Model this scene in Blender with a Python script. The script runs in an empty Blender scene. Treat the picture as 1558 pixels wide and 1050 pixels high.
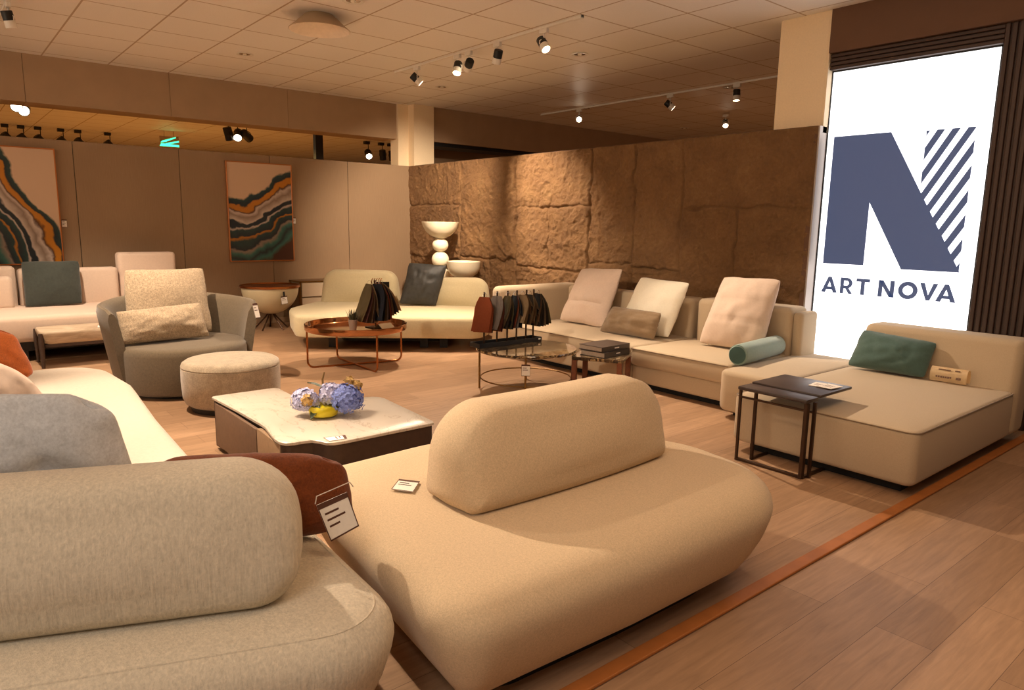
import bpy, bmesh, math, random
from math import pi, sin, cos, radians
from mathutils import Vector, Matrix, noise
random.seed(7)
D = bpy.data
SC = bpy.context.scene
COL = SC.collection

# ------------------------------------------------------------------ camera
YAW, PITCH, ROLL, FPX = -0.879821431, 0.169669678, 0.0162663665, 1071.62362
CH = 1.4
_f = Vector((sin(YAW)*cos(PITCH), cos(YAW)*cos(PITCH), -sin(PITCH)))
_r = _f.cross(Vector((0, 0, 1))).normalized()
_u = _r.cross(_f)
_r2 = cos(ROLL)*_r + sin(ROLL)*_u
_u2 = -sin(ROLL)*_r + cos(ROLL)*_u
cam = D.cameras.new('camera')
cam.sensor_width = 36.0
cam.sensor_fit = 'HORIZONTAL'
cam.lens = 36.0*FPX/1558.0
cam.clip_start = 0.02
cam_o = D.objects.new('camera', cam)
COL.objects.link(cam_o)
mw = Matrix(((_r2.x, _u2.x, -_f.x, 0), (_r2.y, _u2.y, -_f.y, 0), (_r2.z, _u2.z, -_f.z, CH), (0, 0, 0, 1)))
cam_o.matrix_world = mw
SC.camera = cam_o

# ------------------------------------------------------------------ view, world
SC.view_settings.view_transform = 'Standard'
SC.view_settings.look = 'None'
SC.view_settings.gamma = 1.0
SC.view_settings.exposure = 0.18
SC.cycles.use_denoising = True
SC.cycles.max_bounces = 8
SC.cycles.sample_clamp_indirect = 6.0
W = D.worlds.new('world')
SC.world = W
W.use_nodes = True
W.node_tree.nodes['Background'].inputs[0].default_value = (1.0, 0.66, 0.40, 1)
W.node_tree.nodes['Background'].inputs[1].default_value = 0.16

WARM = (1.0, 0.79, 0.59)
SOFTW = (1.0, 0.74, 0.50)

def area(name, loc, size, power, color, target=None, sizey=None):
    l = D.lights.new(name, 'AREA')
    l.energy = power
    l.color = color
    l.size = size
    if sizey:
        l.shape = 'RECTANGLE'
        l.size_y = sizey
    o = D.objects.new(name, l)
    COL.objects.link(o)
    o.location = loc
    t = Vector(target) if target else Vector(loc) - Vector((0, 0, 1))
    o.rotation_euler = (t - Vector(loc)).to_track_quat('-Z', 'Y').to_euler()
    return o

# unseen area lights added as fill: overhead, at the sides, in the rear room
area('overhead_fill_light', (-0.6, 1.7, 3.12), 1.3, 26, (1.0, 0.68, 0.42))
area('overhead_fill_light', (0.1, -1.4, 3.12), 1.6, 46, (1.0, 0.96, 0.90))
area('side_fill_light', (3.6, -4.5, 2.3), 4.0, 16, (1.0, 0.80, 0.58), (-2.0, 5.9, 4.6), 1.4)  # added fill for the fascia, right column and ceiling near the sign
area('overhead_fill_light', (-0.9, 4.2, 3.12), 1.2, 12, (1.0, 0.66, 0.40))
area('rear_room_fill', (-14.5, 3.5, 2.6), 4.0, 250, (1.0, 0.62, 0.20))  # area fill added to lift the dark rear ceiling
area('side_fill_light', (-4.5, -6.5, 2.3), 7.0, 165, (1.0, 0.78, 0.56), (-4.5, 0, 4.6), 1.4)  # broad soft fill standing in for lamps further to the left
area('rear_room_fill', (-6.0, 9.5, 2.6), 3.0, 60, (1.0, 0.62, 0.32))

def spot(name, loc, target, power, angle=50, blend=0.5, color=WARM, radius=0.035, parent=None):
    l = D.lights.new(name, 'SPOT')
    l.energy = power
    l.color = color
    l.spot_size = radians(angle)
    l.spot_blend = blend
    l.shadow_soft_size = radius
    o = D.objects.new(name, l)
    COL.objects.link(o)
    loc = Vector(loc)
    o.rotation_euler = (Vector(target) - loc).to_track_quat('-Z', 'Y').to_euler()
    if parent is not None:
        o.parent = parent
        o.location = loc - parent.location
    else:
        o.location = loc
    return o

# ------------------------------------------------------------------ materials
def s2l(c):
    return tuple((x/255.0/12.92) if x/255.0 <= 0.04045 else ((x/255.0+0.055)/1.055)**2.4 for x in c)

def mat(name):
    m = D.materials.new(name)
    m.use_nodes = True
    nt = m.node_tree
    return m, nt, nt.nodes['Principled BSDF']

def node(nt, typ, **kw):
    n = nt.nodes.new(typ)
    for k, v in kw.items():
        setattr(n, k, v)
    return n

def coords(nt, scale=(1, 1, 1), rot=(0, 0, 0)):
    tc = node(nt, 'ShaderNodeTexCoord')
    mp = node(nt, 'ShaderNodeMapping')
    mp.inputs['Scale'].default_value = scale
    mp.inputs['Rotation'].default_value = rot
    nt.links.new(tc.outputs['Object'], mp.inputs['Vector'])
    return mp.outputs['Vector']

def noise_n(nt, vec, scale, detail=3.0, rough=0.55, dist=0.0):
    n = node(nt, 'ShaderNodeTexNoise')
    n.inputs['Scale'].default_value = scale
    n.inputs['Detail'].default_value = detail
    n.inputs['Roughness'].default_value = rough
    n.inputs['Distortion'].default_value = dist
    nt.links.new(vec, n.inputs['Vector'])
    return n.outputs['Fac']

def ramp(nt, fac, stops, interp='LINEAR'):
    r = node(nt, 'ShaderNodeValToRGB')
    r.color_ramp.interpolation = interp
    el = r.color_ramp.elements
    el[0].position, el[0].color = stops[0][0], (*stops[0][1], 1)
    el[1].position, el[1].color = stops[-1][0], (*stops[-1][1], 1)
    for p, c in stops[1:-1]:
        e = el.new(p)
        e.color = (*c, 1)
    nt.links.new(fac, r.inputs['Fac'])
    return r.outputs['Color']

def bump(nt, bs, height, strength, dist=0.01):
    b = node(nt, 'ShaderNodeBump')
    b.inputs['Strength'].default_value = strength
    b.inputs['Distance'].default_value = dist
    nt.links.new(height, b.inputs['Height'])
    nt.links.new(b.outputs['Normal'], bs.inputs['Normal'])

def mathn(nt, op, a, b=None, c=None):
    n = node(nt, 'ShaderNodeMath', operation=op)
    for i, v in enumerate((a, b, c)):
        if v is None:
            continue
        if isinstance(v, (int, float)):
            n.inputs[i].default_value = v
        else:
            nt.links.new(v, n.inputs[i])
    return n.outputs[0]

def vmul(c, k):
    return tuple(x*k for x in c)

def fabric(name, rgb, var=0.12, weave=900, streak=None, rough=0.95, sheen=0.15, bstr=0.25, scale=60):
    m, nt, bs = mat(name)
    c = s2l(rgb)
    v = coords(nt)
    n1 = noise_n(nt, v, scale, 4, 0.7)
    vs = coords(nt, streak if streak else (1, 1, 1))
    n2 = noise_n(nt, vs, weave if not streak else 60, 3, 0.6)
    mix = mathn(nt, 'ADD', mathn(nt, 'MULTIPLY', n1, 0.5), mathn(nt, 'MULTIPLY', n2, 0.5))
    col = ramp(nt, mix, [(0.33, vmul(c, 1-var*1.3)), (0.67, vmul(c, 1+var))])
    nt.links.new(col, bs.inputs['Base Color'])
    bs.inputs['Roughness'].default_value = rough
    bs.inputs['Sheen Weight'].default_value = sheen
    bs.inputs['Specular IOR Level'].default_value = 0.15
    bump(nt, bs, mix, bstr, 0.004)
    return m

def plain(name, rgb, rough=0.5, metal=0.0, var=0.0, scale=20, spec=0.5, coat=0.0):
    m, nt, bs = mat(name)
    c = s2l(rgb)
    if var:
        col = ramp(nt, noise_n(nt, coords(nt), scale, 4), [(0.3, vmul(c, 1-var)), (0.7, vmul(c, 1+var))])
        nt.links.new(col, bs.inputs['Base Color'])
    else:
        # a faint grain keeps every surface procedural
        col = ramp(nt, noise_n(nt, coords(nt), 90, 2), [(0.3, vmul(c, 0.97)), (0.7, vmul(c, 1.03))])
        nt.links.new(col, bs.inputs['Base Color'])
    bs.inputs['Roughness'].default_value = rough
    bs.inputs['Metallic'].default_value = metal
    bs.inputs['Specular IOR Level'].default_value = spec
    bs.inputs['Coat Weight'].default_value = coat
    return m

def emit(name, rgb, strength):
    m, nt, bs = mat(name)
    c = s2l(rgb)
    bs.inputs['Base Color'].default_value = (*c, 1)
    bs.inputs['Emission Color'].default_value = (*c, 1)
    bs.inputs['Emission Strength'].default_value = strength
    return m

MT = {}
MT['boucle'] = fabric('woven_beige_upholstery', (206, 194, 172), 0.16, streak=(2.6, 2.6, 0.22), bstr=0.9, scale=90)
MT['boucle2'] = fabric('woven_sand_upholstery', (210, 186, 152), 0.15, weave=260, bstr=0.4, scale=140)
MT['linen'] = fabric('light_linen', (205, 192, 175), 0.08, weave=500, bstr=0.25)
MT['oat'] = fabric('oat_upholstery', (190, 170, 142), 0.08, weave=600, bstr=0.25, scale=180)
MT['cream'] = fabric('cream_upholstery', (196, 182, 148), 0.08, weave=500)
MT['pinkish'] = fabric('blush_linen', (212, 190, 172), 0.06, weave=500, bstr=0.2)
MT['white_f'] = fabric('off_white_linen', (236, 228, 208), 0.05, weave=500, bstr=0.2)
MT['taupe'] = fabric('taupe_velvet', (136, 114, 88), 0.10, weave=600, sheen=0.35)
MT['teal_dk'] = fabric('dark_teal_velvet', (76, 100, 94), 0.12, weave=300, sheen=0.35)
MT['teal_lt'] = fabric('pale_teal_velvet', (136, 158, 148), 0.10, weave=300, sheen=0.4)
MT['slate'] = fabric('slate_velvet', (58, 62, 57), 0.16, weave=260, sheen=0.3, scale=40)
MT['leather_dk'] = plain('dark_hide', (46, 45, 42), 0.55, var=0.25, scale=30)
MT['rust'] = fabric('rust_velvet', (150, 74, 24), 0.26, weave=200, sheen=0.35, scale=26)
MT['brown_p'] = fabric('chestnut_boucle', (112, 56, 24), 0.22, weave=160, sheen=0.2, scale=70, bstr=0.6)
MT['greyc'] = fabric('grey_linen', (206, 210, 214), 0.16, weave=120, bstr=0.6, scale=34)
MT['chenille'] = fabric('taupe_chenille', (108, 95, 77), 0.16, weave=160, sheen=0.25)
MT['chenille_lt'] = fabric('speckled_chenille', (176, 156, 130), 0.42, weave=150, sheen=0.2, scale=70)
MT['fuzzy'] = fabric('crushed_velvet_beige', (176, 160, 136), 0.26, weave=120, sheen=0.4, scale=16)
MT['black'] = plain('matt_black', (22, 21, 20), 0.5)
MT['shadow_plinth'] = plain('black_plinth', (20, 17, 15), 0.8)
MT['white_paint'] = plain('white_lamp_paint', (232, 226, 214), 0.4)
MT['chrome'] = plain('chrome', (215, 208, 198), 0.18, 1.0)
MT['brushed'] = plain('brushed_metal', (244, 230, 212), 0.5, 0.2, var=0.06)
MT['bronze'] = plain('dark_bronze', (74, 54, 40), 0.42, 0.75)
MT['copper'] = plain('polished_copper', (190, 136, 96), 0.1, 1.0)
MT['copper_frame'] = plain('satin_copper', (176, 112, 66), 0.3, 1.0)
MT['brass'] = plain('aged_brass', (150, 118, 74), 0.3, 1.0)
MT['walnut'] = plain('walnut_wood', (120, 66, 34), 0.42, var=0.2, scale=30)
MT['dkwood'] = plain('dark_walnut_frame', (62, 44, 34), 0.5, var=0.15, scale=30)
MT['table_top'] = plain('dark_oak_veneer', (66, 52, 46), 0.4, var=0.12, scale=50)
MT['paper'] = plain('white_card', (240, 232, 220), 0.7)
MT['paper_y'] = plain('cream_card', (250, 226, 184), 0.7)
MT['print'] = plain('grey_print', (120, 92, 76), 0.8)
MT['print_dk'] = plain('brown_print', (86, 52, 36), 0.8)
MT['ceramic'] = plain('white_glaze', (240, 228, 200), 0.25)
MT['globe'] = plain('pale_lacquer', (214, 200, 164), 0.3)
MT['green'] = plain('deep_green_leaf', (48, 62, 36), 0.5, var=0.2)
MT['grass'] = plain('dark_grass_blade', (44, 48, 26), 0.6, var=0.2)
MT['tan_leaf'] = plain('dry_tan_petal', (196, 160, 96), 0.6, var=0.2)
MT['yellow'] = plain('yellow_green_glaze', (212, 194, 30), 0.3)
MT['pot'] = plain('grey_pot', (120, 104, 92), 0.6)
MT['book_c'] = plain('dark_book_cover', (58, 46, 40), 0.35)
MT['book_p'] = plain('book_pages', (176, 160, 144), 0.8, var=0.08, scale=80)
MT['glass_lens'] = emit('lit_lens', (255, 236, 205), 16.0)
MT['glass_off'] = plain('lamp_glass', (240, 230, 210), 0.15)
MT['exit'] = emit('green_lit_sign', (60, 255, 170), 2.2)
MT['column'] = plain('cream_column_paint', (240, 218, 182), 0.6)
MT['beam'] = plain('beige_beam_covering', (168, 140, 110), 0.8, var=0.05, scale=4)
MT['fascia'] = plain('brown_fascia_paint', (104, 74, 54), 0.8, var=0.04, scale=6)
MT['ribbed'] = plain('dark_brown_ribs', (62, 40, 28), 0.5)
MT['gold_frame'] = plain('copper_gold_frame', (190, 118, 66), 0.35, 0.6)
MT['petal_b'] = plain('blue_petal', (122, 138, 206), 0.6, var=0.25, scale=60)
MT['petal_l'] = plain('pale_lilac_petal', (192, 192, 226), 0.6, var=0.15, scale=60)
MT['clear'] = plain('clear_sleeve', (210, 196, 180), 0.2)
for nm, c in dict(sw_rust=(158, 84, 54), sw_rose=(150, 90, 72), sw_grey=(140, 128, 120), sw_olive=(96, 82, 54), sw_navy=(40, 42, 50), sw_brown=(116, 82, 54), sw_dark=(62, 52, 42), sw_sand=(150, 124, 92), sw_taupe=(136, 108, 78), sw_black=(30, 27, 25), sw_plum=(88, 52, 46)).items():
    MT[nm] = fabric(nm.replace('sw_', 'swatch_cloth_'), c, 0.1, weave=400)

def wood_floor():
    m, nt, bs = mat('oak_plank_floor')
    tc = node(nt, 'ShaderNodeTexCoord')
    mp = node(nt, 'ShaderNodeMapping')
    mp.inputs['Rotation'].default_value = (0, 0, radians(90))
    nt.links.new(tc.outputs['Object'], mp.inputs['Vector'])
    br = node(nt, 'ShaderNodeTexBrick')
    br.offset = 0.37
    br.inputs['Scale'].default_value = 1.0
    br.inputs['Brick Width'].default_value = 1.25
    br.inputs['Row Height'].default_value = 0.19
    br.inputs['Mortar Size'].default_value = 0.0012
    br.inputs['Mortar Smooth'].default_value = 0.3
    br.inputs['Bias'].default_value = 0.0
    br.inputs['Color1'].default_value = (*s2l((180, 146, 115)), 1)
    br.inputs['Color2'].default_value = (*s2l((158, 126, 97)), 1)
    br.inputs['Mortar'].default_value = (*s2l((112, 86, 66)), 1)
    nt.links.new(mp.outputs['Vector'], br.inputs['Vector'])
    st = coords(nt, (14, 1.1, 1))
    g = noise_n(nt, st, 3.0, 6, 0.65, 0.6)
    st2 = coords(nt, (1, 0.45, 1))
    g2 = noise_n(nt, st2, 2.2, 4, 0.6, 0.3)
    gm = mathn(nt, 'ADD', mathn(nt, 'MULTIPLY', g, 0.65), mathn(nt, 'MULTIPLY', g2, 0.35))
    gc = ramp(nt, gm, [(0.30, (0.66, 0.63, 0.61)), (0.72, (1.18, 1.16, 1.14))])
    mx = node(nt, 'ShaderNodeMix', data_type='RGBA', blend_type='MULTIPLY')
    mx.inputs[0].default_value = 1.0
    nt.links.new(br.outputs['Color'], mx.inputs[6])
    nt.links.new(gc, mx.inputs[7])
    nt.links.new(mx.outputs[2], bs.inputs['Base Color'])
    bs.inputs['Roughness'].default_value = 0.42
    bs.inputs['Specular IOR Level'].default_value = 0.35
    bump(nt, bs, gm, 0.08, 0.003)
    return m

def ceiling_tiles():
    m, nt, bs = mat('square_ceiling_tiles')
    tc = node(nt, 'ShaderNodeTexCoord')
    sx = node(nt, 'ShaderNodeSeparateXYZ')
    nt.links.new(tc.outputs['Object'], sx.inputs[0])
    def line(v, pitch, ph):
        t = mathn(nt, 'DIVIDE', mathn(nt, 'ADD', v, ph), pitch)
        fr = mathn(nt, 'FRACT', mathn(nt, 'ADD', t, 1000.5))
        d = mathn(nt, 'ABSOLUTE', mathn(nt, 'SUBTRACT', fr, 0.5))
        return mathn(nt, 'LESS_THAN', mathn(nt, 'MULTIPLY', d, pitch), 0.008)
    lx = line(sx.outputs[0], 0.626, 4.57)
    ly = line(sx.outputs[1], 0.655, -5.115)
    l = mathn(nt, 'MAXIMUM', lx, ly)
    sp = noise_n(nt, coords(nt), 160, 3, 0.7)
    base = ramp(nt, sp, [(0.3, s2l((238, 232, 224))), (0.6, s2l((246, 241, 234)))])
    mx = node(nt, 'ShaderNodeMix', data_type='RGBA')
    nt.links.new(l, mx.inputs[0])
    nt.links.new(base, mx.inputs[6])
    mx.inputs[7].default_value = (*s2l((190, 168, 144)), 1)
    nt.links.new(mx.outputs[2], bs.inputs['Base Color'])
    bs.inputs['Roughness'].default_value = 0.55
    bs.inputs['Specular IOR Level'].default_value = 0.3
    return m

def stone_mat():
    m, nt, bs = mat('rough_hewn_stone_panel')
    v = coords(nt)
    n1 = noise_n(nt, v, 3.0, 6, 0.6)
    n2 = noise_n(nt, v, 34, 5, 0.7)
    mm = mathn(nt, 'ADD', mathn(nt, 'MULTIPLY', n1, 0.6), mathn(nt, 'MULTIPLY', n2, 0.4))
    col = ramp(nt, mm, [(0.32, s2l((116, 84, 54))), (0.55, s2l((136, 101, 64))), (0.72, s2l((152, 118, 78)))])
    nt.links.new(col, bs.inputs['Base Color'])
    bs.inputs['Roughness'].default_value = 0.9
    bump(nt, bs, noise_n(nt, v, 60, 6, 0.75), 0.9, 0.02)
    return m

def wallpaper():
    m, nt, bs = mat('grasscloth_wall_panel')
    n = noise_n(nt, coords(nt, (1, 60, 2)), 3.0, 3, 0.6)
    n2 = noise_n(nt, coords(nt), 1.2, 2)
    mm = mathn(nt, 'ADD', mathn(nt, 'MULTIPLY', n, 0.5), mathn(nt, 'MULTIPLY', n2, 0.5))
    col = ramp(nt, mm, [(0.3, s2l((142, 116, 89))), (0.7, s2l((156, 130, 101)))])
    nt.links.new(col, bs.inputs['Base Color'])
    bs.inputs['Roughness'].default_value = 0.85
    bump(nt, bs, n, 0.15, 0.003)
    return m

def marble_white():
    m, nt, bs = mat('pale_sintered_marble')
    v = coords(nt, (1, 2.4, 1), (0, 0, 0.5))
    n = noise_n(nt, v, 2.2, 6, 0.6, 1.4)
    col = ramp(nt, n, [(0.30, s2l((196, 184, 168))), (0.49, s2l((200, 189, 173))), (0.505, s2l((172, 154, 134))), (0.52, s2l((200, 189, 173))), (0.8, s2l((204, 194, 180)))])
    nt.links.new(col, bs.inputs['Base Color'])
    bs.inputs['Roughness'].default_value = 0.35
    return m

def marble_dark():
    m, nt, bs = mat('dark_brown_marble')
    n = noise_n(nt, coords(nt), 9.0, 7, 0.65, 1.8)
    col = ramp(nt, n, [(0.32, s2l((30, 24, 18))), (0.48, s2l((72, 54, 36))), (0.53, s2l((176, 148, 104))), (0.58, s2l((84, 64, 42))), (0.75, s2l((40, 32, 24)))])
    nt.links.new(col, bs.inputs['Base Color'])
    bs.inputs['Roughness'].default_value = 0.07
    bs.inputs['Coat Weight'].default_value = 0.5
    return m

def travertine():
    m, nt, bs = mat('veined_travertine')
    n = noise_n(nt, coords(nt, (1, 0.5, 3)), 5.0, 6, 0.65, 1.0)
    col = ramp(nt, n, [(0.3, s2l((150, 128, 104))), (0.5, s2l((190, 170, 144))), (0.7, s2l((212, 194, 168)))])
    nt.links.new(col, bs.inputs['Base Color'])
    bs.inputs['Roughness'].default_value = 0.25
    return m

def painting_mat(name, kind):
    """abstract agate bands; y = across the canvas, z = up (object space, metres)"""
    m, nt, bs = mat(name)
    tc = node(nt, 'ShaderNodeTexCoord')
    sx = node(nt, 'ShaderNodeSeparateXYZ')
    nt.links.new(tc.outputs['Object'], sx.inputs[0])
    Yc, Zc = sx.outputs[1], sx.outputs[2]
    nz = noise_n(nt, coords(nt), 3.2 if kind else 2.4, 3, 0.5, 0.3)
    nf = noise_n(nt, coords(nt), 11, 4, 0.6)
    if kind == 1:      # bands rising to the right
        s = mathn(nt, 'SUBTRACT', Zc, mathn(nt, 'MULTIPLY', Yc, 0.22))
        wob = mathn(nt, 'MULTIPLY', mathn(nt, 'SINE', mathn(nt, 'MULTIPLY', Yc, 9.0)), 0.05)
        s = mathn(nt, 'SUBTRACT', s, wob)
        up = mathn(nt, 'MULTIPLY', mathn(nt, 'MAXIMUM', mathn(nt, 'SUBTRACT', Yc, 0.12), 0.0), 0.75)
        s = mathn(nt, 'SUBTRACT', s, up)
    else:              # bands falling steeply to the right
        s = mathn(nt, 'ADD', mathn(nt, 'MULTIPLY', Zc, 0.62), mathn(nt, 'MULTIPLY', Yc, 1.25))
        wob = mathn(nt, 'MULTIPLY', mathn(nt, 'SINE', mathn(nt, 'MULTIPLY', Zc, 7.0)), 0.05)
        s = mathn(nt, 'ADD', s, wob)
    s = mathn(nt, 'ADD', s, mathn(nt, 'MULTIPLY', mathn(nt, 'SUBTRACT', nz, 0.5), 0.26))
    s = mathn(nt, 'ADD', s, mathn(nt, 'MULTIPLY', mathn(nt, 'SUBTRACT', nf, 0.5), 0.05))
    f = mathn(nt, 'ADD', mathn(nt, 'MULTIPLY', s, 0.75), 0.5)
    sand = s2l((206, 176, 148)); teal = s2l((34, 62, 58)); gold = s2l((186, 118, 22)); brn = s2l((70, 36, 16))
    navy = s2l((26, 36, 42)); pale = s2l((196, 178, 164)); grey = s2l((140, 120, 104)); sea = s2l((52, 104, 92))
    stops = [(0.0, brn), (0.05, sea), (0.10, navy), (0.15, sea), (0.19, grey), (0.21, navy), (0.27, teal), (0.295, gold), (0.31, navy), (0.375, teal), (0.395, pale), (0.41, navy), (0.455, navy), (0.47, pale), (0.53, grey), (0.565, pale), (0.585, brn), (0.60, gold), (0.64, gold), (0.655, navy), (0.70, teal), (0.72, sand), (1.0, sand)]
    col = ramp(nt, f, stops)
    nt.links.new(col, bs.inputs['Base Color'])
    bs.inputs['Roughness'].default_value = 0.35
    return m

MT['floor'] = wood_floor()
MT['ceil'] = ceiling_tiles()
MT['stone'] = stone_mat()
MT['wallp'] = wallpaper()
MT['marble'] = marble_white()
MT['dmarble'] = marble_dark()
MT['trav'] = travertine()
MT['strip'] = plain('copper_tone_floor_strip', (168, 102, 48), 0.5, var=0.1, scale=12)
MT['sign_face'] = emit('lit_white_acrylic', (250, 252, 255), 1.7)
def logo_mat():
    m, nt, bs = mat('navy_vinyl_backlit')
    c = s2l((74, 90, 128))
    bs.inputs['Base Color'].default_value = (*vmul(c, 0.8), 1)
    bs.inputs['Emission Color'].default_value = (*c, 1)
    bs.inputs['Emission Strength'].default_value = 0.46
    bs.inputs['Roughness'].default_value = 0.5
    return m
MT['logo'] = logo_mat()

# ------------------------------------------------------------------ mesh helpers
def lin(bm, name, m, parent=None, origin=None, smooth=True, auto=True):
    """link a bmesh (world coordinates) as one object; the origin sits at the thing's base"""
    me = D.meshes.new(name)
    bmesh.ops.recalc_face_normals(bm, faces=bm.faces)
    if parent is not None:
        org = Vector((0, 0, 0))
        p = parent
        while p is not None:
            org += p.location
            p = p.parent
    elif origin is not None:
        org = Vector(origin)
    else:
        xs = [v.co.x for v in bm.verts]; ys = [v.co.y for v in bm.verts]; zs = [v.co.z for v in bm.verts]
        org = Vector(((min(xs)+max(xs))/2, (min(ys)+max(ys))/2, min(zs)))
    bmesh.ops.translate(bm, verts=bm.verts, vec=-org)
    bm.to_mesh(me)
    bm.free()
    if smooth:
        for p in me.polygons:
            p.use_smooth = True
        if auto:
            me.set_sharp_from_angle(angle=radians(42))
    me.materials.append(MT[m] if isinstance(m, str) else m)
    o = D.objects.new(name, me)
    COL.objects.link(o)
    if parent is not None:
        o.parent = parent
    else:
        o.location = org
    return o

def tag(o, label, cat, group=None):
    o['label'] = label
    o['category'] = cat
    if group:
        o['group'] = group
    return o

def thing(name, label, cat, loc=(0, 0, 0), group=None):
    o = D.objects.new(name, None)
    o.empty_display_size = 0.1
    COL.objects.link(o)
    o.location = loc
    return tag(o, label, cat, group)

def struct(name, bm, m, smooth=False, origin=None):
    o = lin(bm, name, m, None, origin, smooth)
    o['kind'] = 'structure'
    return o

def copy_tree(o, parent=None):
    c = o.copy()
    COL.objects.link(c)
    c.parent = parent
    for ch in list(o.children):
        copy_tree(ch, c)
    return c

def B():
    return bmesh.new()

def box(bm, lo, hi, bev=0.0, seg=2, rz=0.0, piv=None):
    c = [(a+b)/2 for a, b in zip(lo, hi)]
    s = [abs(b-a) for a, b in zip(lo, hi)]
    t = bmesh.new()
    bmesh.ops.create_cube(t, size=1.0)
    for v in t.verts:
        v.co = Vector((v.co.x*s[0], v.co.y*s[1], v.co.z*s[2]))
    if bev:
        bmesh.ops.bevel(t, geom=list(t.edges), offset=min(bev, min(s)*0.49), segments=seg, profile=0.5, affect='EDGES')
    M = Matrix.Translation(c)
    if rz:
        pv = Vector(piv) if piv else Vector(c)
        M = Matrix.Translation(pv) @ Matrix.Rotation(rz, 4, 'Z') @ Matrix.Translation(Vector(c)-pv)
    vm = {}
    for v in t.verts:
        vm[v] = bm.verts.new(M @ v.co)
    for f in t.faces:
        bm.faces.new([vm[v] for v in f.verts])
    t.free()

def tube(bm, pts, r, seg=10, closed=False, caps=True):
    pts = [Vector(p) for p in pts]
    n = len(pts)
    rs = r if isinstance(r, (list, tuple)) else [r]*n
    rings = []
    up = None
    for i, p in enumerate(pts):
        if closed:
            d = (pts[(i+1) % n]-pts[i-1]).normalized()
        elif i == 0:
            d = (pts[1]-p).normalized()
        elif i == n-1:
            d = (p-pts[i-1]).normalized()
        else:
            d = ((pts[i+1]-p).normalized()+(p-pts[i-1]).normalized()).normalized()
        if up is None:
            up = d.orthogonal().normalized()
        else:
            up = (up-d*up.dot(d))
            up = up.normalized() if up.length > 1e-6 else d.orthogonal().normalized()
        w = d.cross(up)
        rings.append([bm.verts.new(p+(up*cos(2*pi*k/seg)+w*sin(2*pi*k/seg))*rs[i]) for k in range(seg)])
    for i in range(n if closed else n-1):
        a, b = rings[i], rings[(i+1) % n]
        off = 0
        if closed and i == n-1:
            best = min(range(seg), key=lambda o: (a[0].co-b[o].co).length)
            off = best
        for k in range(seg):
            bm.faces.new((a[k], a[(k+1) % seg], b[(k+1+off) % seg], b[(k+off) % seg]))
    if caps and not closed:
        bm.faces.new(rings[0][::-1])
        bm.faces.new(rings[-1])

def lathe(bm, prof, c, seg=48, ax=None):
    """prof = [(r, z)], c = world centre; optional axis matrix"""
    c = Vector(c)
    rings = []
    for r, z in prof:
        if r < 1e-5:
            p = Vector((0, 0, z))
            rings.append([bm.verts.new(c+(ax @ p if ax else p))])
        else:
            rg = []
            for k in range(seg):
                p = Vector((r*cos(2*pi*k/seg), r*sin(2*pi*k/seg), z))
                rg.append(bm.verts.new(c+(ax @ p if ax else p)))
            rings.append(rg)
    for a, b in zip(rings, rings[1:]):
        if len(a) == 1 and len(b) == 1:
            continue
        if len(a) == 1:
            for k in range(seg):
                bm.faces.new((a[0], b[k], b[(k+1) % seg]))
        elif len(b) == 1:
            for k in range(seg):
                bm.faces.new((a[k], a[(k+1) % seg], b[0]))
        else:
            for k in range(seg):
                bm.faces.new((a[k], a[(k+1) % seg], b[(k+1) % seg], b[k]))

def roundpoly(pts, n=8):
    """pts = [(x, y, radius)], returns a rounded closed outline"""
    out = []
    N = len(pts)
    for i in range(N):
        p = Vector(pts[i][:2]); a = Vector(pts[i-1][:2]); b = Vector(pts[(i+1) % N][:2])
        r = pts[i][2]
        if r < 1e-4:
            out.append(p)
            continue
        u = (a-p).normalized(); v = (b-p).normalized()
        ang = math.acos(max(-1, min(1, u.dot(v))))
        t = min(r/math.tan(ang/2), (a-p).length*0.49, (b-p).length*0.49)
        p0 = p+u*t; p1 = p+v*t
        for k in range(n+1):
            s = k/n
            out.append(p0*(1-s)**2+p*2*s*(1-s)+p1*s*s if ang > 2.4 else _arc(p, u, v, t, ang, s))
    return out

def _arc(p, u, v, t, ang, s):
    r = t*math.tan(ang/2)
    c = p+(u+v).normalized()*(r/sin(ang/2))
    a0 = (p+u*t-c); a1 = (p+v*t-c)
    th = math.acos(max(-1, min(1, a0.normalized().dot(a1.normalized()))))
    if th < 1e-5:
        return p+u*t
    return c+(a0*sin((1-s)*th)+a1*sin(s*th))/sin(th)

def resample(o, step):
    out = []
    N = len(o)
    for i in range(N):
        a, b = o[i], o[(i+1) % N]
        k = max(1, int((b-a).length/step))
        for j in range(k):
            out.append(a.lerp(b, j/k))
    return out

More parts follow.
